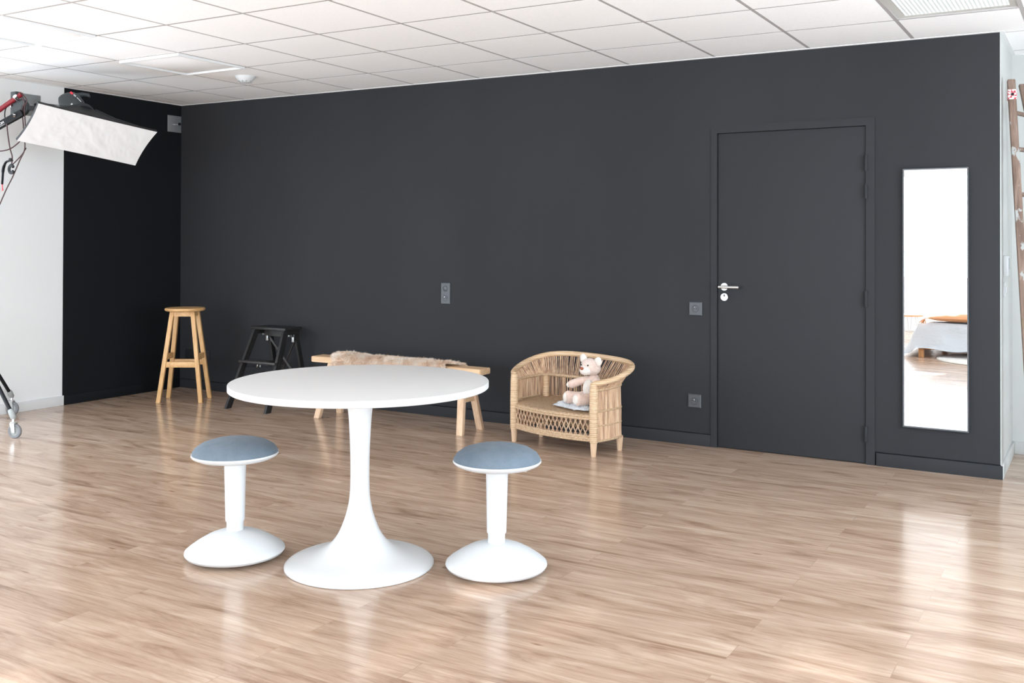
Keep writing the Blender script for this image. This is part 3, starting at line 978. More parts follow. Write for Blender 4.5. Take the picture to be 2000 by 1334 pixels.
# front posts: wrapped above, bare tapered feet below
for p, h in ((FRp, .455), (FLp, .452)):
    MB().lathe([(0, .085), (.025, .085), (.0265, .10), (.0265, .26), (.0275, .27), (.0265, .28), (.025, .40), (.022, h - .010), (.012, h), (0, h)], 'wrap', 28, Matrix.Translation(p)).build('post', t)
for x, y in ((.333, -.131), (-.338, -.131), (.330, .135), (-.325, .125)):
    MB().lathe([(0, 0), (.0145, 0), (.0155, .003), (.0225, .092), (0, .092)], 'elmleg', 20, Matrix.Translation((x, y, 0))).build('leg', t)
for x, y in ((.285, .125), (-.285, .125)):
    MB().lathe([(0, .085), (.022, .085), (.020, .40), (.016, .415), (0, .415)], 'wrap', 20, Matrix.Translation((x, y, 0))).build('back_post', t)
# upright strands in bundles of panels
rnd = random.Random(5)
def strands(name, A, B, i0, i1, per=1, r=.0020, m_='strand', jit=.004, off=0.0):
    s = MB()
    i = i0
    while i <= i1:
        k = min(int(i), NS - 1); f = i - k
        a = A[k].lerp(A[k + 1], f)
        sh = rnd.uniform(-.55, .55)
        k2 = max(0, min(NS - 1, int(i + sh))); 
        f2__ = max(0, min(1, i + sh - k2))
        b = B[k2].lerp(B[k2 + 1], f2__)
        j = V((rnd.uniform(-jit, jit), rnd.uniform(-jit, jit), 0))
        mid = a.lerp(b, .5) + j
        s.tube([a, mid, b], r * rnd.uniform(.8, 1.25), m_, 5, caps=False)
        i += per
    return s.build(name, t)
strands('back_weave', waistc, railc, 3, NS - 3, .60, jit=.002)
seatz = .262
midc = [V((p.x * 1.0, p.y, .25)) for p in waistc]
strands('lower_back_weave', lowc, waistc, 3, NS - 3, .58, .0025, jit=.002)
# plaited bands
def band(name, pts, h, th=.006, m_='band'):
    s = MB(); s.tube(pts, h / 2, m_, 10, flat=1.0)
    return s.build(name, t)
band('waist_band', [p + V((0, 0, 0)) for p in waistc], .020)
band('middle_band', [V((p.x * 1.012, p.y * 1.01 if p.y > 0 else p.y, .275)) for p in waistc], .014)
band('lower_band', [V((p.x * 1.015, p.y * 1.01 if p.y > 0 else p.y, .185)) for p in waistc], .010)
band('foot_band', [V((p.x, p.y, .092)) for p in lowc], .016)
# seat: bulges forward
def front(u, bul=.052):
    x = -.338 + u * .671
    return V((x, -.131 - bul * (1 - (2 * u - 1) ** 2), 0))
NF = 40
vs = []; fs = []
frontp = [front(i / NF) for i in range(NF + 1)]
def backy(x):
    best = min(waistc, key=lambda p: abs(p.x - x) + (10 if p.y < .0 else 0)); return best.y - .012
NB = 14
for lay in (0, 1):
    for i in range(NF + 1):
        for j in range(NB + 1):
            a = frontp[i]; b = V((a.x * .985, min(backy(a.x), .18), 0)); q = a.lerp(b, j / NB)
            edge = .008 * (1 - min(1, j / 1.5))
            vs.append((q.x, q.y, (seatz + .018 * j / NB - edge) if lay == 0 else seatz - .036))
n1 = (NF + 1) * (NB + 1)
for i in range(NF):
    for j in range(NB):
        a = i * (NB + 1) + j
        fs.append((a, a + 1, a + NB + 2, a + NB + 1)); fs.append((n1 + a, n1 + a + NB + 1, n1 + a + NB + 2, n1 + a + 1))
    a = i * (NB + 1); fs.append((a, a + NB + 1, n1 + a + NB + 1, n1 + a))
MB().add(vs, fs, 'weave', True).build('seat', t)
def hb(name, z, h, r, bul):
    s = MB()
    s.tube([front(i / 30, bul) + V((0, 0, z)) for i in range(31)], r, 'band', 10)
    return s.build(name, t)
# lower front apron bands and the lattice
s = MB()
for dz in (-.012, .0, .012): s.tube([front(i / 30, .054) + V((0, 0, .108 + dz)) for i in range(31)], .0085, 'band', 8)
s.build('front_rail', t)
s = MB()
for dz in (-.010, .004): s.tube([front(i / 30, .056) + V((0, 0, .238 + dz)) for i in range(31)], .008, 'band', 8)
s.build('seat_edge', t)
s = MB(); NL = 20
for k in range(-5, NL + 1):
    for sgn in (1, -1):
        for o2 in (0, .008):
            u0 = k / NL + o2; u1 = u0 + sgn * .085
            if sgn < 0: u0 += .085; u1 += .085
            pa = []
            for q in range(5):
                u = u0 + (u1 - u0) * q / 4; z = .118 + (.112) * q / 4
                if -.0 <= u <= 1.0: pa.append(front(u, .052 + (.002 if sgn > 0 else -.002)) + V((0, 0, z)))
            if len(pa) > 1: s.tube(pa, .0017, 'strand', 5, caps=False)
s.build('front_lattice', t)
chair_o = t
def chw(x, y, z):
    ca, sa = math.cos(CA), math.sin(CA)
    return V((CH[0] + x * ca - y * sa, CH[1] + x * sa + y * ca, z))

# white fleece pad on the seat
bp = chw(.16, -.04, .276)
pad = thing('fleece_pad', 'white fleece pad on the rattan seat under the bear', 'fleece', bp, CA)
vs = []; fs = []
na, nr = 44, 10
def padr(a):
    return (.205 + .018 * math.sin(3 * a + 1) + .014 * math.sin(5 * a), .115 + .010 * math.sin(4 * a))
vs.append((0, 0, .020))
for j in range(1, nr + 1):
    for i in range(na):
        a = 2 * math.pi * i / na; rx, ry = padr(a); k = j / nr
        x, y = rx * k * math.cos(a), ry * k * math.sin(a)
        if x > .158: x = .158
        z = .018 * (1 - k ** 4) + .003 * noise.noise(V((x * 30, y * 30, 1)))
        vs.append((x, y, z + .002))
for i in range(na): fs.append((0, 1 + i, 1 + (i + 1) % na))
for j in range(nr - 1):
    for i in range(na):
        a = 1 + j * na + i; b = 1 + j * na + (i + 1) % na
        fs.append((a, a + na, b + na, b))
fs.append(tuple(1 + (nr - 1) * na + i for i in range(na)))
MB().add(vs, fs, 'fleece', True).build('hide', pad)
def ppt(rnd):
    a = rnd.uniform(0, 6.283); rx, ry = padr(a); k = math.sqrt(rnd.random())
    x, y = min(rx * k * math.cos(a), .158), ry * k * math.sin(a)
    return V((x, y, .018 * (1 - k ** 4) + .002)), V((math.cos(a) * .5 * k, math.sin(a) * .5 * k, .8)), V((math.cos(a) * .3, math.sin(a) * .3, -.4))
fb = MB(); fur_blades(fb, ppt, 5000, .014, 'fleece', .0014, 9, .5)
fo = fb.build('fleece', pad, recalc=False); fo['kind'] = 'stuff'

# ------------------------------------------------------------------ teddy bear
bo = chw(.215, -.01, .292)
bear = thing('teddy_bear', 'beige plush teddy bear sitting in the rattan loveseat', 'teddy bear', bo, CA)
def remeshed(name, balls, m_, voxel=.004, parent=None, sm=6):
    s = MB()
    for b_ in balls: s.ball(b_[0], b_[1], m_, 3, b_[2] if len(b_) > 2 else None)
    o = s.build(name, parent)
    r = o.modifiers.new('remesh', 'REMESH'); r.mode = 'VOXEL'; r.voxel_size = voxel; r.use_smooth_shade = True
    c = o.modifiers.new('smooth', 'SMOOTH'); c.factor = .5; c.iterations = sm
    return o
E = lambda x, y, z: Matrix.Rotation(x, 4, 'X') @ Matrix.Rotation(y, 4, 'Y') @ Matrix.Rotation(z, 4, 'Z')
# body with limbs: faces -y and a little to the left
body = [((0, .02, .062), (.072, .060, .066)), ((0, .03, .115), (.056, .046, .058)), ((0, .032, .160), (.036, .034, .030)),
        ((0, .026, .138), (.050, .042, .045)), ((-.040, .010, .152), (.034, .027, .025)), ((-.062, -.006, .146), (.032, .026, .025)), ((-.084, -.020, .139), (.032, .026, .026)), ((-.104, -.032, .130), (.032, .028, .027)), ((-.122, -.042, .121), (.029, .027, .027)),   # arm on the left, reaching out
        ((.045, .0, .148), (.032, .026, .026)), ((.064, -.030, .125), (.026, .030, .026)), ((.070, -.055, .098), (.024, .026, .024)),
        ((-.045, -.030, .044), (.038, .048, .040)), ((-.070, -.052, .042), (.037, .040, .039)), ((-.092, -.070, .043), (.037, .036, .040)), ((-.112, -.088, .045), (.035, .030, .042)),
        ((.030, -.040, .044), (.040, .046, .040)), ((.018, -.070, .042), (.038, .040, .038)), ((.004, -.096, .043), (.036, .034, .040)), ((-.008, -.118, .045), (.034, .028, .042))]
bd = remeshed('body', body, 'bearpink', .0042, bear)
hd = V((-.018, .008, .238))
head = [(hd, (.062, .056, .054)), (hd + V((.018, .012, -.010)), (.050, .048, .044))]
hmesh = remeshed('head', head, 'bear', .004, bear)
MB().ball(hd + V((-.002, -.040, -.020)), (.040, .036, .031), 'cream').build('muzzle', hmesh)
MB().ball(hd + V((-.003, -.076, -.006)), (.0125, .010, .0095), 'nose').build('nose', hmesh)
for dx, dy, dz in ((.024, -.048, .013), (-.028, -.048, .013)):
    MB().ball(hd + V((dx, dy, dz)), .0056, 'eye').build('eye', hmesh)
for dx, dy, dz, rt in ((-.050, .0, .046, -30), (.060, .008, .034, 45)):
    MB().ball(hd + V((dx, dy, dz)), (.028, .013, .032), 'cream', rot=E(0, R(rt * .6), 0).to_3x3()).build('ear', hmesh)
# paler belly and foot pads
MB().ball((-.006, -.012, .100), (.040, .042, .060), 'cream').build('belly', bear)
MB().ball((-.124, -.104, .044), (.026, .016, .031), 'cream', rot=E(0, 0, R(-38)).to_3x3()).build('foot_pad', bear)
MB().ball((-.015, -.136, .044), (.026, .013, .031), 'cream', rot=E(0, 0, R(-12)).to_3x3()).build('foot_pad', bear)
MB().ball((-.140, -.050, .117), (.016, .019, .018), 'cream').build('paw_pad', bear)

# ------------------------------------------------------------------ ladder
t = thing('wooden_ladder', 'old paint-spattered wooden ladder leaning at the right edge', 'ladder', (6.60, .05, 0))
def Lp(x, y, z): return V((x - 6.60, y - .05, z))
r1a, r1b = Lp(6.625, -.02, 0), Lp(6.505, .08, 2.245)
r2a, r2b = Lp(6.95, .33, 0), Lp(6.545, .30, 2.245)
for n_, (a, b, wd) in enumerate(((r1a, r1b, .040), (r2a, r2b, .034))):
    s = MB(); s.beam(a, b, wd, .055, 'old', side=(1, .15, 0), bev=.006)
    s.build('side_rail', t)
for z in (.28, .56, .84, 1.12, 1.335, 1.595, 1.852, 2.06):
    a = r1a.lerp(r1b, z / 2.245); b = r2a.lerp(r2b, z / 2.245)
    d_ = (b - a).normalized()
    MB().tube([a - d_ * .0, a.lerp(b, .5), b + d_ * .0], .013, 'old', 10).build('rung', t)
q = r1a.lerp(r1b, 2.158 / 2.245)
MB().beam(q + V((0, 0, -.028)), q + V((0, 0, .028)), .044, .060, 'tape', side=(1, .15, 0)).build('tape', t)['label'] = 'red and white spotted tape'
d_ = V((1, .15, 0)).normalized(); nrm = V((d_.y, -d_.x, 0))
MB().tube([q + nrm * .028, q + nrm * .034], .008, 'black', 12).build('bolt_hole', t)
q2 = r2a.lerp(r2b, 2.15 / 2.245)
MB().tube([q2 + nrm * .028, q2 + nrm * .034], .007, 'chrome', 12).build('bolt', t)

# ------------------------------------------------------------------ wall plates on the left wall
def hook_plate(y0, y1, z0, z1, hy, hz, label):
    t = thing('hook_plate', label, 'wall bracket', (XL, (y0 + y1) / 2, (z0 + z1) / 2), 0, 'steel hook plates on the left wall')
    MB().box((0, -(y1 - y0) / 2, -(z1 - z0) / 2), (.004, (y1 - y0) / 2, (z1 - z0) / 2), 'plate', bev=.0015).build('plate', t)
    yy, zz = hy - (y0 + y1) / 2, hz - (z0 + z1) / 2
    s = MB().tube([(.004, yy, zz), (.06, yy, zz)], .008, 'chrome', 14)
    s.tube([(.06, yy, zz), (.072, yy, zz)], .013, 'black', 6)
    s.build('bolt', t)
    return t
hook_plate(-.156, -.004, 2.288, 2.435, -.078, 2.357, 'square steel plate with bolt on the black wall at the corner')
hook_plate(-1.56, -1.387, 2.283, 2.450, -1.47, 2.365, 'square steel plate with bolt on the white wall behind the flash arm')

# ------------------------------------------------------------------ light stand with boom
SX, SY = .107, -2.15
t = thing('light_stand', 'black wheeled light stand with red and black arms at the left edge', 'light stand', (SX, SY, 0))
MB().lathe([(0, .45), (.022, .45), (.022, 1.30), (.028, 1.30), (.028, 1.36), (.018, 1.36), (.018, 2.16), (.0, 2.16)], 'black', 24).build('column', t)
MB().lathe([(0, .70), (.045, .70), (.045, .80), (0, .80)], 'blackplastic', 24).build('hub', t)
W1 = V((.714 - SX, -2.173 - SY, 0)); W2 = V((-.140 - SX, -1.640 - SY, 0)); W3 = -(W1 + W2)
def caster(p, foot_rot):
    w = MB()
    ctr = p + V((0, 0, .048))
    rotm = Matrix.Translation(ctr) @ Matrix.Rotation(foot_rot, 4, 'Z') @ Matrix.Rotation(R(90), 4, 'X')
    w.lathe([(.030, -.010), (.044, -.011), (.048, -.006), (.048, .006), (.044, .011), (.030, .010)], 'rubber', 40, rotm)
    o = w.build('caster', t); o['label'] = 'grey rubber castor wheel'
    w = MB(); w.lathe([(0, -.012), (.012, -.012), (.014, -.007), (.031, -.008), (.031, .008), (.014, .007), (.012, .012), (0, .012)], 'grey', 32, rotm)
    w.build('wheel_hub', o)
    w = MB(); dx = V((math.cos(foot_rot), math.sin(foot_rot), 0)); px_ = V((-dx.y, dx.x, 0))
    for s_ in (-1, 1):
        bmf = [ctr + px_ * (.015 * s_) + dx * .010 + V((0, 0, -.010)), ctr + px_ * (.015 * s_) - dx * .012 + V((0, 0, -.008)), ctr + px_ * (.015 * s_) - dx * .030 + V((0, 0, .052)), ctr + px_ * (.015 * s_) + dx * .006 + V((0, 0, .052))]
        vs = [v for v in bmf] + [v + px_ * (.0025 * s_) for v in bmf]
        w.add(vs, [(0, 1, 2, 3), (7, 6, 5, 4), (0, 4, 5, 1), (1, 5, 6, 2), (2, 6, 7, 3), (3, 7, 4, 0)], 'zinc')
    c0 = ctr - dx * .012 + V((0, 0, .052))
    w.lathe([(0, -.001), (.020, -.001), (.021, .008), (.010, .010), (.009, .030), (0, .030)], 'zinc', 24, Matrix.Translation(c0))
    w.build('fork', o)
    return c0 + V((0, 0, .028))
for wp in (W1, W2, W3):
    fo_ = R(20)
    dx = V((math.cos(fo_), math.sin(fo_), 0))
    top = caster(wp, fo_)
    hubp = V((0, 0, .745))
    dirn = (hubp - top).normalized()
    MB().tube([top, top + V((0, 0, .010)), top + V((0, 0, .016)) + dirn * .035, top + V((0, 0, .016)) + dirn * .055], [.014, .019, .020, .015], 'grey', 14).build('leg_end', t)
    MB().tube([top + V((0, 0, .014)) + dirn * .035, hubp], .0125, 'black', 14).build('leg', t)
def S_(x, y, z): return V((x - SX, y - SY, z))
# arms
MB().tube([S_(.115, -2.152, 2.075), S_(.482, -1.993, 2.336)], .017, 'red', 18).build('brace_arm', t)['label'] = 'red metal arm'
MB().tube([S_(.452, -1.996, 2.300), S_(.462, -2.030, 2.318)], .016, 'chrome', 14).build('arm_bolt', t)
bo_ = MB().beam(S_(.115, -2.151, 2.000), S_(.492, -1.990, 2.207), .048, .030, 'black', side=(0, 0, 1), flatends=False, bev=.003).build('boom_arm', t)
MB().tube([S_(.452, -2.022, 2.186), S_(.448, -2.034, 2.186)], .014, 'chrome', 16).build('pivot_bolt', t)
MB().box(S_(.365, -2.000, 2.195), S_(.425, -1.955, 2.360), 'charcoal', bev=.003).build('tilt_block', t)
q = S_(.452, -1.975, 2.245)
MB().lathe([(0, -.016), (.055, -.016), (.062, -.006), (.062, .006), (.055, .016), (0, .016)], 'charcoal', 36, Matrix.Translation(q) @ Matrix.Rotation(R(25), 4, 'Z') @ Matrix.Rotation(R(90), 4, 'X')).build('tilt_knob', t)
MB().beam(S_(.46, -1.975, 2.243), S_(.625, -1.80, 2.243), .030, .050, 'blackplastic', side=(0, 0, 1), flatends=False, bev=.003).build('mount_plate', t)
MB().lathe([(0, -.004), (.010, -.004), (.012, .004), (0, .006)], 'chrome', 16, Matrix.Translation(S_(.388, -2.006, 2.262)) @ Ry).build('screw', t)
# lettering on the boom arm
fc = bpy.data.curves.new('lettering', 'FONT'); fc.body = 'BOOM'; fc.size = .024; fc.extrude = .0004; fc.align_x = 'RIGHT'; fc.align_y = 'CENTER'; fc.space_character = .95
fo = bpy.data.objects.new('tmp', fc); COL.objects.link(fo)
dg = bpy.context.evaluated_depsgraph_get()
me = bpy.data.meshes.new_from_object(fo.evaluated_get(dg)); bpy.data.objects.remove(fo)
me.materials.clear(); M['ink'] = mat('white_ink', (.8, .8, .8), .5); me.materials.append(M['ink'])
lo = bpy.data.objects.new('lettering', me); COL.objects.link(lo); lo.parent = bo_
ax = (S_(.492, -1.990, 2.207) - S_(.115, -2.151, 2.000)).normalized()
sz = V((0, 0, 1)); sz = (sz - ax * ax.z).normalized(); nn = ax.cross(sz)      # points to the viewer side (-y)
mm = Matrix((ax, sz, nn)).transposed().to_4x4(); mm.translation = S_(.355, -2.049, 2.131) + nn * .0158 + ax * .022
lo.matrix_local = mm
MB().add([mm @ V(p) for p in ((-.075, -.016, 0), (0, -.016, 0), (0, -.0145, 0), (-.075, -.0145, 0))], [(0, 1, 2, 3)], 'ink').build('underline', bo_)

# ------------------------------------------------------------------ softbox
c0 = V((.852, -1.721, 2.049)); n0 = V((.664, -.212, -.717)).normalized(); u0 = V((.165, .977, -.136)).normalized(); u0 = (u0 - n0 * u0.dot(n0)).normalized(); v0 = n0.cross(u0)  # v0 up
if v0.z < 0: v0 = -v0
HW, HH = .432, .171
t = thing('softbox', 'white rectangular softbox with black back hanging at upper left', 'softbox', c0)
def fp(a, b, d_=0): return u0 * a + v0 * b + n0 * d_
nx, ny = 90, 40
vs = []; fs = []
for i in range(nx + 1):
    for j in range(ny + 1):
        a, b = -1 + 2 * i / nx, -1 + 2 * j / ny
        pin = 1 - .032 * (1 - b * b)         # side hems pulled in between the rods
        pin2 = 1 - .02 * (1 - a * a)
        inner = (1 - abs(a) ** 6) * (1 - abs(b) ** 6)
        wr = (noise.noise(V((a * 4.2 + b * 2.4, a * 1.0 - b * 1.2, 3))) * .006 + abs(noise.noise(V((a * 11 + b * 3, b * 2.2 - a * 3, 7)))) * .004) * inner
        vs.append(fp(a * HW * pin, b * HH * pin2, wr))
for i in range(nx):
    for j in range(ny):
        k = i * (ny + 1) + j; fs.append((k, k + 1, k + ny + 2, k + ny + 1))
MB().add(vs, fs, 'diff', True).build('diffuser', t)['label'] = 'white wrinkled front cloth'
# black pyramid back
s = MB()
def rim(k, hw, hh, d_):
    out = []
    per = []
    for i in range(12): per.append((-1 + 2 * i / 12, -1))
    for i in range(12): per.append((1, -1 + 2 * i / 12))
    for i in range(12): per.append((1 - 2 * i / 12, 1))
    for i in range(12): per.append((-1, 1 - 2 * i / 12))
    for a, b in per:
        pin = (1 - .032 * (1 - b * b)) if k < .3 else 1
        out.append(fp(a * hw * pin, b * hh * ((1 - .02 * (1 - a * a)) if k < .3 else 1), d_))
    return out
rings = []
for k, hw, hh, d_ in ((0, HW, HH, -.002), (.0, HW * 1.004, HH * 1.01, -.022), (.35, HW * .78, HH * .72, -.075), (.7, HW * .45, HH * .50, -.15), (1, .075, .070, -.225)):
    rings.append(rim(k, hw, hh, d_))
vs = [p for r__ in rings for p in r__]; n = 48; fs = []
for a in range(len(rings) - 1):
    for i in range(n):
        j = (i + 1) % n; fs.append((a * n + i, a * n + j, (a + 1) * n + j, (a + 1) * n + i))
fs.append(tuple((len(rings) - 1) * n + i for i in range(n)))
MB().add(vs, fs, 'boxblack', True).build('black_back', t)
s = MB()
for a, b in ((-1, -1), (1, -1), (1, 1), (-1, 1)):
    s.tube([fp(a * HW * .98, b * HH * .98, -.012), fp(a * HW * .78, b * HH * .74, -.080), fp(a * HW * .45, b * HH * .52, -.155), fp(a * .07, b * .07, -.235)], .0025, 'charcoal', 8)
s.build('rods', t)
Tn = Matrix((u0, v0, n0)).transposed().to_4x4(); 
MB().lathe([(.0, -.26), (.082, -.26), (.085, -.25), (.085, -.225), (0, -.225)], 'blackplastic', 32, Tn).build('speed_ring', t)
# flash head
nb = -n0
ub = V((.859, .512, 0)); ub = (ub - nb * ub.dot(nb)).normalized(); wb_ = nb.cross(ub)      # wb_ faces roughly the room
HC = c0 - n0 * .27 - ub * .035
fh = thing('flash_head', 'dark grey studio flash head with red mark behind the softbox', 'flash head', HC)
Th = Matrix((ub, wb_, nb)).transposed().to_4x4()
s = MB()
def fring(z, a, b, cx_=0):
    return [Th @ V((cx_ + a * math.copysign(abs(math.cos(t_)) ** .75, math.cos(t_)), b * math.copysign(abs(math.sin(t_)) ** .75, math.sin(t_)), z)) for t_ in [2 * math.pi * k / 32 for k in range(32)]]
rr_ = [fring(0, .070, .062), fring(.03, .078, .066), fring(.08, .082, .066, -.004), fring(.13, .078, .062, -.010), fring(.165, .066, .054, -.016), fring(.185, .048, .040, -.020), fring(.192, .020, .018, -.022)]
vs = [p for q_ in rr_ for p in q_]; fs = []
for a in range(len(rr_) - 1):
    for i in range(32):
        j = (i + 1) % 32; fs.append((a * 32 + i, a * 32 + j, (a + 1) * 32 + j, (a + 1) * 32 + i))
fs.append(tuple(range(31, -1, -1))); fs.append(tuple(6 * 32 + i for i in range(32)))
s.add(vs, fs, 'charcoal', True).build('housing', fh)
MB().lathe([(0, -.03), (.066, -.03), (.070, 0), (0, 0)], 'blackplastic', 32, Th).build('collar', fh)
def hp(a, b, d_): return Th @ V((a, b, d_))
MB().tube([hp(.045, .0, .165), hp(.085, 0, .158), hp(.120, 0, .135), hp(.125, 0, .110)], [.020, .016, .012, .007], 'charcoal', 12).build('grip', fh)
sg = 1 if wb_.dot(V((.51, -.86, 0))) > 0 else -1
def mark(p, q_, w_, m_, nm):
    a, b = V(p), V(q_)
    MB().beam(hp(*a), hp(*b), w_, .003, m_, side=Th.to_3x3() @ V((1, -.6, 0)), flatends=False).build(nm, fh)
mark((.018, sg * .064, .150), (.030, sg * .0665, .122), .014, 'redpl', 'red_mark')
mark((.034, sg * .0665, .112), (.044, sg * .0665, .086), .010, 'grey', 'grey_mark')
mark((.048, sg * .064, .076), (.064, sg * .058, .026), .0025, 'ink', 'white_line')
MB().lathe([(0, 0), (.010, 0), (.008, .004), (0, .004)], 'chrome', 14, Matrix.Translation(hp(.0, sg * .066, .02)) @ Matrix.Rotation(R(90 * sg * -1), 4, 'X')).build('lock_screw', fh)
MB().tube([hp(-.074, 0, .055), hp(-.095, 0, .058), hp(-.13, .0, .045), hp(-.16, 0, .010)], [.008, .006, .004, .004], 'black', 8).build('power_lead', fh)

# ------------------------------------------------------------------ cables
def cable(name, pts, r, m_, label, n=40, extra=None, cat='cable', grp='cables hanging around the flash arm'):
    o = V(pts[0])
    c = catmull([V(p) - o for p in pts], n)
    ob = MB().tube(c, r, m_, 8).build(name, None, o)
    return tag(ob, label, cat, grp)
cable('power_cable', [(.482, -1.990, 2.345), (.515, -1.975, 2.29), (.505, -1.985, 2.235), (.500, -1.975, 2.085), (.470, -1.985, 2.02), (.411, -2.030, 1.955), (.334, -2.08, 1.934)], .0042, 'cable', 'dark cable looping over the red arm tip and out at the left')
cable('power_cable', [(.470, -1.995, 2.345), (.499, -1.980, 2.275), (.484, -1.988, 2.23), (.482, -1.975, 2.09), (.481, -1.965, 1.96), (.452, -1.984, 1.875), (.410, -2.007, 1.763), (.372, -2.03, 1.674), (.318, -2.056, 1.54), (.26, -2.08, 1.40), (.20, -2.11, 1.0)], .0042, 'cable', 'long dark cable hanging below the softbox and sweeping down left')
cable('power_cable', [(.482, -1.955, 1.965), (.462, -1.975, 1.915), (.430, -2.0, 1.868), (.407, -2.01, 1.845)], .004, 'cable', 'short dark cable curving from the softbox corner to the clip')
cable('power_cable', [(.395, -2.045, 2.13), (.402, -2.04, 2.05), (.396, -2.02, 1.96), (.409, -2.012, 1.90), (.400, -2.012, 1.83)], .0045, 'cable', 'dark double cable hanging straight down from the black arm')
cable('power_cable', [(.388, -2.03, 2.28), (.375, -2.045, 2.22), (.383, -2.05, 2.17), (.400, -2.045, 2.165)], .0038, 'black', 'short black cable looped beside the grey tilt block')
cl = thing('cable_clip', 'black cable clip hanging on the cables below the black arm', 'clip', (.405, -2.015, 1.815))
s = MB()
cpts = [V((.026 * math.cos(a), 0, .026 * math.sin(a))) for a in [R(d__) for d__ in range(30, 331, 20)]]
s.tube(cpts, .009, 'blackplastic', 8, flat=1.3)
s.build('ring', cl)
s = MB().tube([(-.004, 0, .055), (-.008, 0, .075)], .014, 'blackplastic', 10); s.build('knot', cl)
st = thing('velcro_strap', 'black cable strap with a bright red tip below the flash arm', 'strap', (.395, -2.02, 1.875))
s = MB().tube(catmull([(0, 0, .0), (-.030, -.010, -.012), (-.046, -.018, -.055), (-.050, -.02, -.11), (-.056, -.02, -.165)], 20), [.011] * 8 + [.013] * 5 + [.010] * 8, 'black', 8, flat=.6); s.build('strap', st)
s = MB().tube([(-.056, -.02, -.16), (-.053, -.02, -.185), (-.050, -.02, -.21)], [.004, .003, .005], 'redpl', 6); s.build('tip', st)['label'] = 'bright red tip'

# ------------------------------------------------------------------ what the mirror sees behind the camera
bedt = thing('bed', 'low bed under white duvet, seen in the mirror', 'bed', (5.85, -7.1, 0))
MB().box((-.74, -.96, .09), (.74, .99, .20), 'pine', bev=.01).build('frame', bedt)
for x in (-.72, .72):
    for y in (-.93, .985):
        MB().box((x - .028, y - .028, 0), (x + .028, y + .028, .10), 'pine', bev=.004).build('leg', bedt)
s = MB()
nx, ny = 60, 60
vs = []; fs = []
def duv(i, j):
    x = -1.12 + 2.24 * i / nx; y = -1.0 + 2.32 * j / ny
    ex = max(0, abs(x) - .74); ey = max(0, y - .98)
    sxn = 1 if x > 0 else -1
    d_ = math.hypot(ex, ey)
    top = .395 + .008 * noise.noise(V((x * 3, y * 3, 0)))
    fold = .03 * noise.noise(V((x * 5, y * 5, 4)))
    if d_ <= 0: return V((x, y, top))
    slope = min(1, d_ / .06)
    px_ = sxn * (.76 + ex * .45) if ex > 0 else x
    py_ = 1.0 + ey * .22 if ey > 0 else y
    z = top - d_ * .98 - .02 * slope
    zmin = .098 + .014 * math.sin(x * 11 + y * 2) - .06 * min(1, ex / .3)
    return V((px_ + fold * slope, py_ + fold * slope * .7, max(z, zmin)))
for i in range(nx + 1):
    for j in range(ny + 1): vs.append(duv(i, j))
for i in range(nx):
    for j in range(ny):
        k = i * (ny + 1) + j; fs.append((k, k + 1, k + ny + 2, k + ny + 1))
o = s.add(vs, fs, 'linen', True).build('duvet', bedt)
MB().box((-.735, -.95, .20), (.735, .97, .372), 'linen', bev=.03).build('mattress', bedt)
t = thing('terracotta_cushion', 'terracotta linen cushion with corner tassel lying on the bed, seen in the mirror', 'cushion', (5.52, -6.30, .405))
vs = []; fs = []
nx, ny = 30, 20
for lay in (1, -1):
    for i in range(nx + 1):
        for j in range(ny + 1):
            a, b = -1 + 2 * i / nx, -1 + 2 * j / ny
            th = (max(0, 1 - abs(a) ** 2.6) * max(0, 1 - abs(b) ** 2.6)) ** .5
            vs.append((a * .33 * (1 - .07 * (1 - b * b) * 0), b * .21, .045 + lay * .044 * th + .004 * noise.noise(V((a * 4, b * 4, lay)))))
n1 = (nx + 1) * (ny + 1)
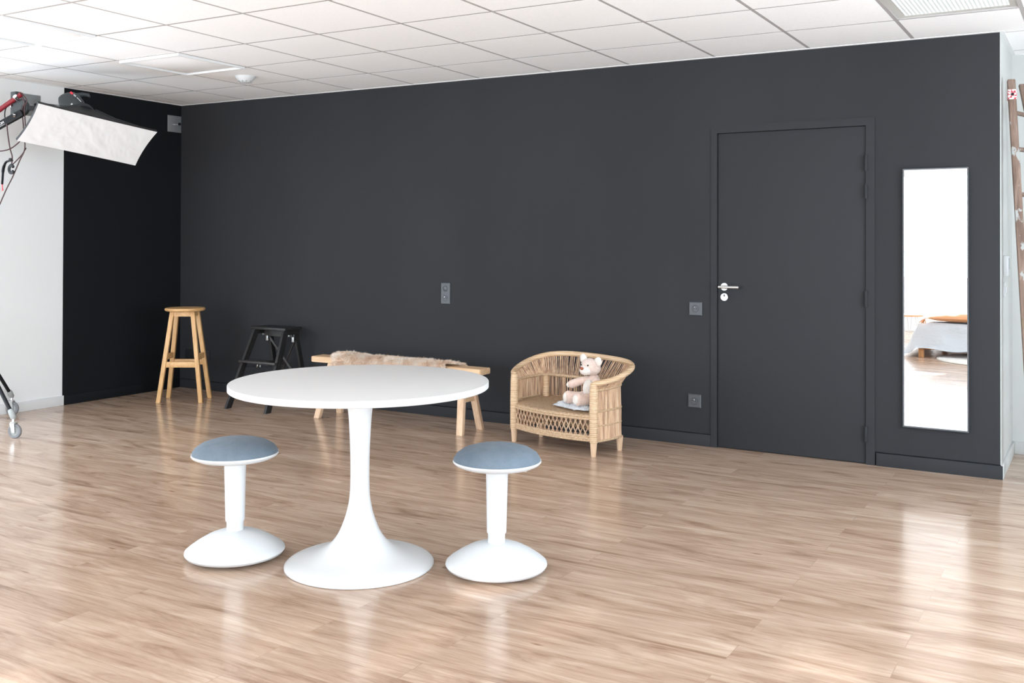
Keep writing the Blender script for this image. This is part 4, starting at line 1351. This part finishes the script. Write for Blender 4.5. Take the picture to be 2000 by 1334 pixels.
for L_ in (0, 1):
    for i in range(nx):
        for j in range(ny):
            k = L_ * n1 + i * (ny + 1) + j; fs.append((k, k + 1, k + ny + 2, k + ny + 1))
MB().add(vs, fs, 'terra', True).build('cover', t)
s = MB()
rnd = random.Random(2)
for k in range(26):
    a = rnd.uniform(-.7, .7)
    s.tube([(-.33, .21, .045), (-.345, .222, .040), (-.36 + a * .03, .235 + rnd.uniform(-.01, .02), .02), (-.372 + a * .055, .245 + rnd.uniform(-.01, .02), -.010)], .003, 'terra', 5)
s.build('tassel', t)
t = thing('round_rug', 'round cream wool rug partly under the bed, seen in the mirror', 'rug', (5.95, -6.12, 0))
MB().lathe([(0, .016), (.62, .016), (.645, .014), (.655, .007), (.65, 0), (0, 0)], 'rug', 90).build('pile', t)
t = thing('side_table', 'small round-topped side table with thin wire legs by the bed, seen in the mirror', 'side table', (4.70, -8.0, 0))
MB().lathe([(0, .335), (.165, .335), (.17, .340), (.17, .352), (.165, .357), (0, .357)], 'pine', 48).build('tabletop', t)
for k in range(3):
    a = R(120 * k + 20); c_, s_ = math.cos(a), math.sin(a)
    MB().tube([(c_ * .09 - s_ * .03, s_ * .09 + c_ * .03, .335), (c_ * .15, s_ * .15, .004), (c_ * .09 + s_ * .03, s_ * .09 - c_ * .03, .335)], .004, 'zinc', 8).build('leg', t)
# unseen leaf band added outside the windows to break the low sun into dapples
rnd = random.Random(11)
vs = []; fs = []
for _ in range(7500):
    x = rnd.uniform(-2, 11); z = 2.82 + .70 * rnd.random()
    if z > 3.34 and rnd.random() < .86: continue
    y = -12.8 + rnd.uniform(-.35, .35)
    c_ = V((x, y, z)); a = V((rnd.uniform(-1, 1), rnd.uniform(-.5, .5), rnd.uniform(-1, 1))).normalized() * .075
    b = a.cross(V((rnd.uniform(-.4, .4), 1, rnd.uniform(-.4, .4)))).normalized() * .045
    k = len(vs); vs += [c_ - a, c_ + b, c_ + a, c_ - b]; fs.append((k, k + 1, k + 2, k + 3))
tag(MB().add(vs, fs, 'leaf').build('leaf_screen', recalc=False), 'unseen band of leaves added outside the windows to dapple the sun', 'hedge', kind='stuff')
